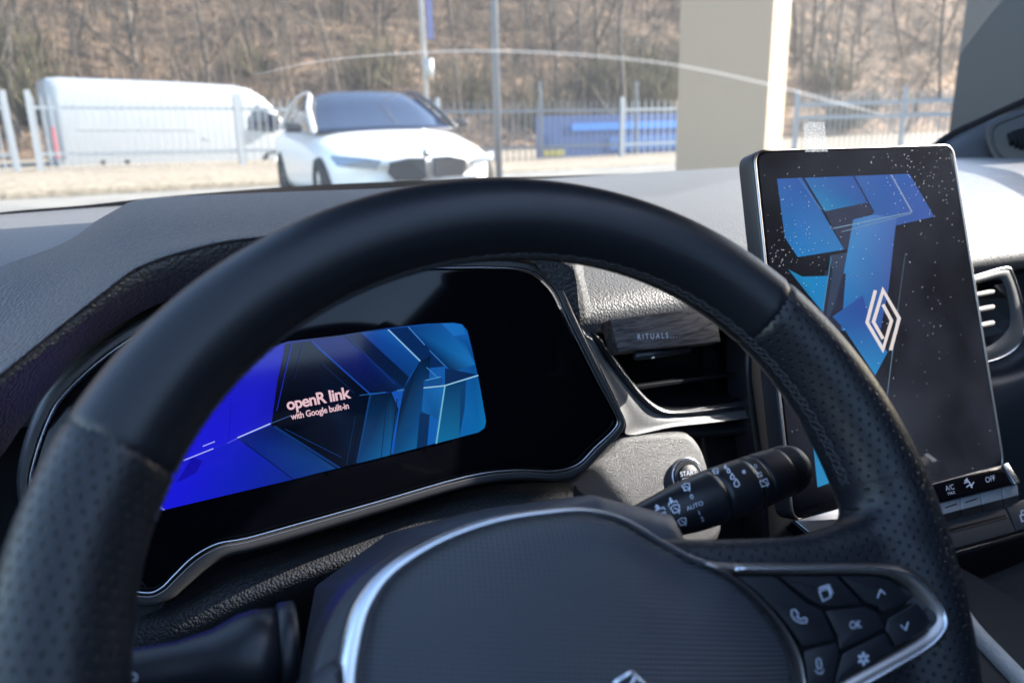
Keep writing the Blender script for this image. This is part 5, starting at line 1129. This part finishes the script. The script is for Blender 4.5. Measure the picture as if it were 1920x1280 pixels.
for x, hw, z in ((-1.45, .76, .96), (-1.62, .79, 1.0), (-2.0, .74, 1.22), (-2.25, .66, 1.36), (-2.5, .60, 1.43), (-3.0, .58, 1.465), (-3.6, .60, 1.42), (-4.0, .66, 1.25), (-4.3, .72, 1.05)):
    gs.append([(x, hw, .9 if z < 1.02 else .95), (x, hw*1.0, z-.06), (x, hw*.92, z-.01), (x, hw*.5, z+.02), (x, 0, z+.025), (x, -hw*.5, z+.02), (x, -hw*.92, z-.01), (x, -hw, z-.06), (x, -hw, .9 if z < 1.02 else .95)])
gsc = []
for x, hwb, hwt, zt in ((-1.42, .80, .80, .95), (-1.55, .80, .79, .985), (-2.05, .82, .72, 1.24), (-2.35, .83, .65, 1.385), (-2.6, .83, .62, 1.44), (-3.1, .83, .60, 1.465), (-3.6, .82, .62, 1.41), (-4.05, .80, .68, 1.20), (-4.35, .78, .76, 1.0)):
    gsc.append([(x, hwb, .93), (x, hwb*.3+hwt*.7, .93+(zt-.93)*.7), (x, hwt*.97, zt-.03*(zt > 1)), (x, hwt*.6, zt+.01), (x, 0, zt+.02), (x, -hwt*.6, zt+.01), (x, -hwt*.97, zt-.03*(zt > 1)), (x, -hwb*.3-hwt*.7, .93+(zt-.93)*.7), (x, -hwb, .93)])
V, F = loft(gsc); obj('greenhouse', V, F, E_['cglass'], sed, local=True)
for sy in (1, -1):
    mb = MB(); mb.tube([(-1.45, sy*.83, .95), (-2.05, sy*.77, 1.22), (-2.4, sy*.68, 1.385), (-2.7, sy*.655, 1.435), (-3.2, sy*.64, 1.445), (-3.7, sy*.67, 1.39), (-4.35, sy*.8, 1.02)], [.03, .03, .026, .018, .016, .018, .05], n=8); mb.obj('roof_pillar', E_['wpaint'] if sy < 0 else E_['grille'], sed, local=True)
    # mirrors
    mb = MB(); mb.box((-1.75, sy*1.0, 1.0), (.05, .09, .055)); mb.obj('door_mirror', E_['grille'], sed, local=True, bevel=.03)
    wheel_part('wheel', sed, -.85, sy*.83); wheel_part('wheel', sed, -3.85, sy*.83)
    hl = slab('headlight', [(.03-.10, sy*.50, .56), (-.33, sy*.83, .60), (-.42, sy*.87, .685), (-.12, sy*.60, .655), (.0, sy*.47, .63)] if sy > 0 else [(.0, sy*.47, .63), (-.12, sy*.60, .655), (-.42, sy*.87, .685), (-.33, sy*.83, .60), (.03-.10, sy*.50, .56)], E_['lens'], .03, sed); hl.location = (.05, 0, 0)
    kg = [(.055, sy*.03, .66), (.06, sy*.03, .47), (.035, sy*.10, .44), (-.0, sy*.34, .45), (-.02, sy*.40, .53), (.0, sy*.38, .63), (.04, sy*.2, .665)]
    kg = kg if sy > 0 else kg[::-1]; g1 = slab('grille', kg, E_['grille'], -.05, sed); g1.location = (.02, 0, 0)
    mb = MB(); mb.tube([(p[0]+.03, p[1], p[2]) for p in kg], .010, n=6, closed=True); mb.obj('grille_surround', E_['rim'], g1, local=True)
mb = MB(); mb.tube([(.0, 0, .705), (.03, 0, .705)], .045, n=18); mb.obj('badge', E_['rim'], sed, local=True)
slab('number_plate', [(.09, -.02, .36), (.09, .50, .36), (.09, .50, .46), (.09, -.02, .46)][::-1], mat('plate_grey', (.30, .31, .33), .5), .02, sed)
slab('lower_intake', [(.05, -.6, .25), (.05, .6, .25), (.06, .5, .38), (.06, -.5, .38)][::-1], E_['grille'], .03, sed)
# van
pr_ = AY(86, 250, 21.0); pf = AY(556, 250, 22.4); van = empty('white_van', (pr_[0], pr_[1], GZ+.06), 'long white high-roof van parked behind the picket fence', 'van')
ang = math.atan2(pf[1]-pr_[1], pf[0]-pr_[0]); VL = math.hypot(pf[0]-pr_[0], pf[1]-pr_[1]); van.rotation_euler = (0, R_(1.6), ang); van.scale = (1, .86, .86)
k = VL/6.9
def vring(x, hw, zb, zt, sh=.18): 
    half = [(0, zt), (hw*.6, zt-.01), (hw*.84, zt-.04), (hw*.95, zt-sh*.6), (hw*.985, zt-sh*1.6), (hw, (zt+zb)/2), (hw, zb+.25), (hw*.97, zb)]; L = [(x*k, y, z) for y, z in half]; return L+[(p[0], -p[1], p[2]) for p in L[::-1][:-1]]
secs = [vring(0, .9, .35, 2.5, .1), vring(.05, .97, .3, 2.6), vring(.3, 1.0, .3, 2.64), vring(3, 1.0, .3, 2.64), vring(4.8, 1.0, .3, 2.60), vring(5.2, .99, .3, 2.52), vring(5.6, .98, .3, 2.28), vring(5.95, .97, .3, 1.9), vring(6.2, .96, .3, 1.5), vring(6.5, .94, .3, 1.3), vring(6.8, .88, .32, 1.1), vring(6.9, .8, .36, .95)]
E_['vpaint'] = mat('shade_grey_van_paint', (.34, .36, .38), .35, coat=.4)  # white paint greyed to stand in for shade on the van
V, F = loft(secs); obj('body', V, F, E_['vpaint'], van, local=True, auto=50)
def vslab(nm, Q, m, y=-1.005, th=.02): return slab(nm, [(x*k, y+.04*max(0, z-1.3), z) for x, z in Q], m, th, van)
vslab('side_window', [(5.0, 1.28), (5.75, 1.22), (5.98, 1.32), (5.70, 1.78), (5.35, 2.02), (5.02, 2.02)], E_['cglass'])
slab('windscreen', [(5.42*k, -.78, 2.30), (6.12*k, -.86, 1.52), (6.12*k, .86, 1.52), (5.42*k, .78, 2.30)], E_['cglass'], .02, van).location = (.07, 0, .04)
for x in (.28, 2.05, 3.55, 4.9): vslab('panel_seam', [(x, .55), (x+.02, .55), (x+.02, 2.25), (x, 2.25)], E_['galv'], -1.004, .01)
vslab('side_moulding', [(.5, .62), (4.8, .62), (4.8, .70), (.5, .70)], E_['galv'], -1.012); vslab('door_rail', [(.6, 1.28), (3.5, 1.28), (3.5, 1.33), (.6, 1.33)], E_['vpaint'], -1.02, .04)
for x in (3.7, 4.95): vslab('door_handle', [(x, 1.02), (x+.22, 1.02), (x+.22, 1.08), (x, 1.08)], E_['galv'], -1.03)
vslab('tail_lamp', [(.0, .55), (.13, .55), (.13, 1.35), (.0, 1.35)], E_['red'], -.975, .05)
for sy in (-.88, .88): wheel_part('wheel', van, 1.35*k, sy, .36); wheel_part('wheel', van, 5.75*k, sy, .36)
mb = MB(); mb.box((5.75*k, -1.2, 1.55), (.1, .12, .2)); mb.obj('door_mirror', E_['grille'], van, local=True, bevel=.03)
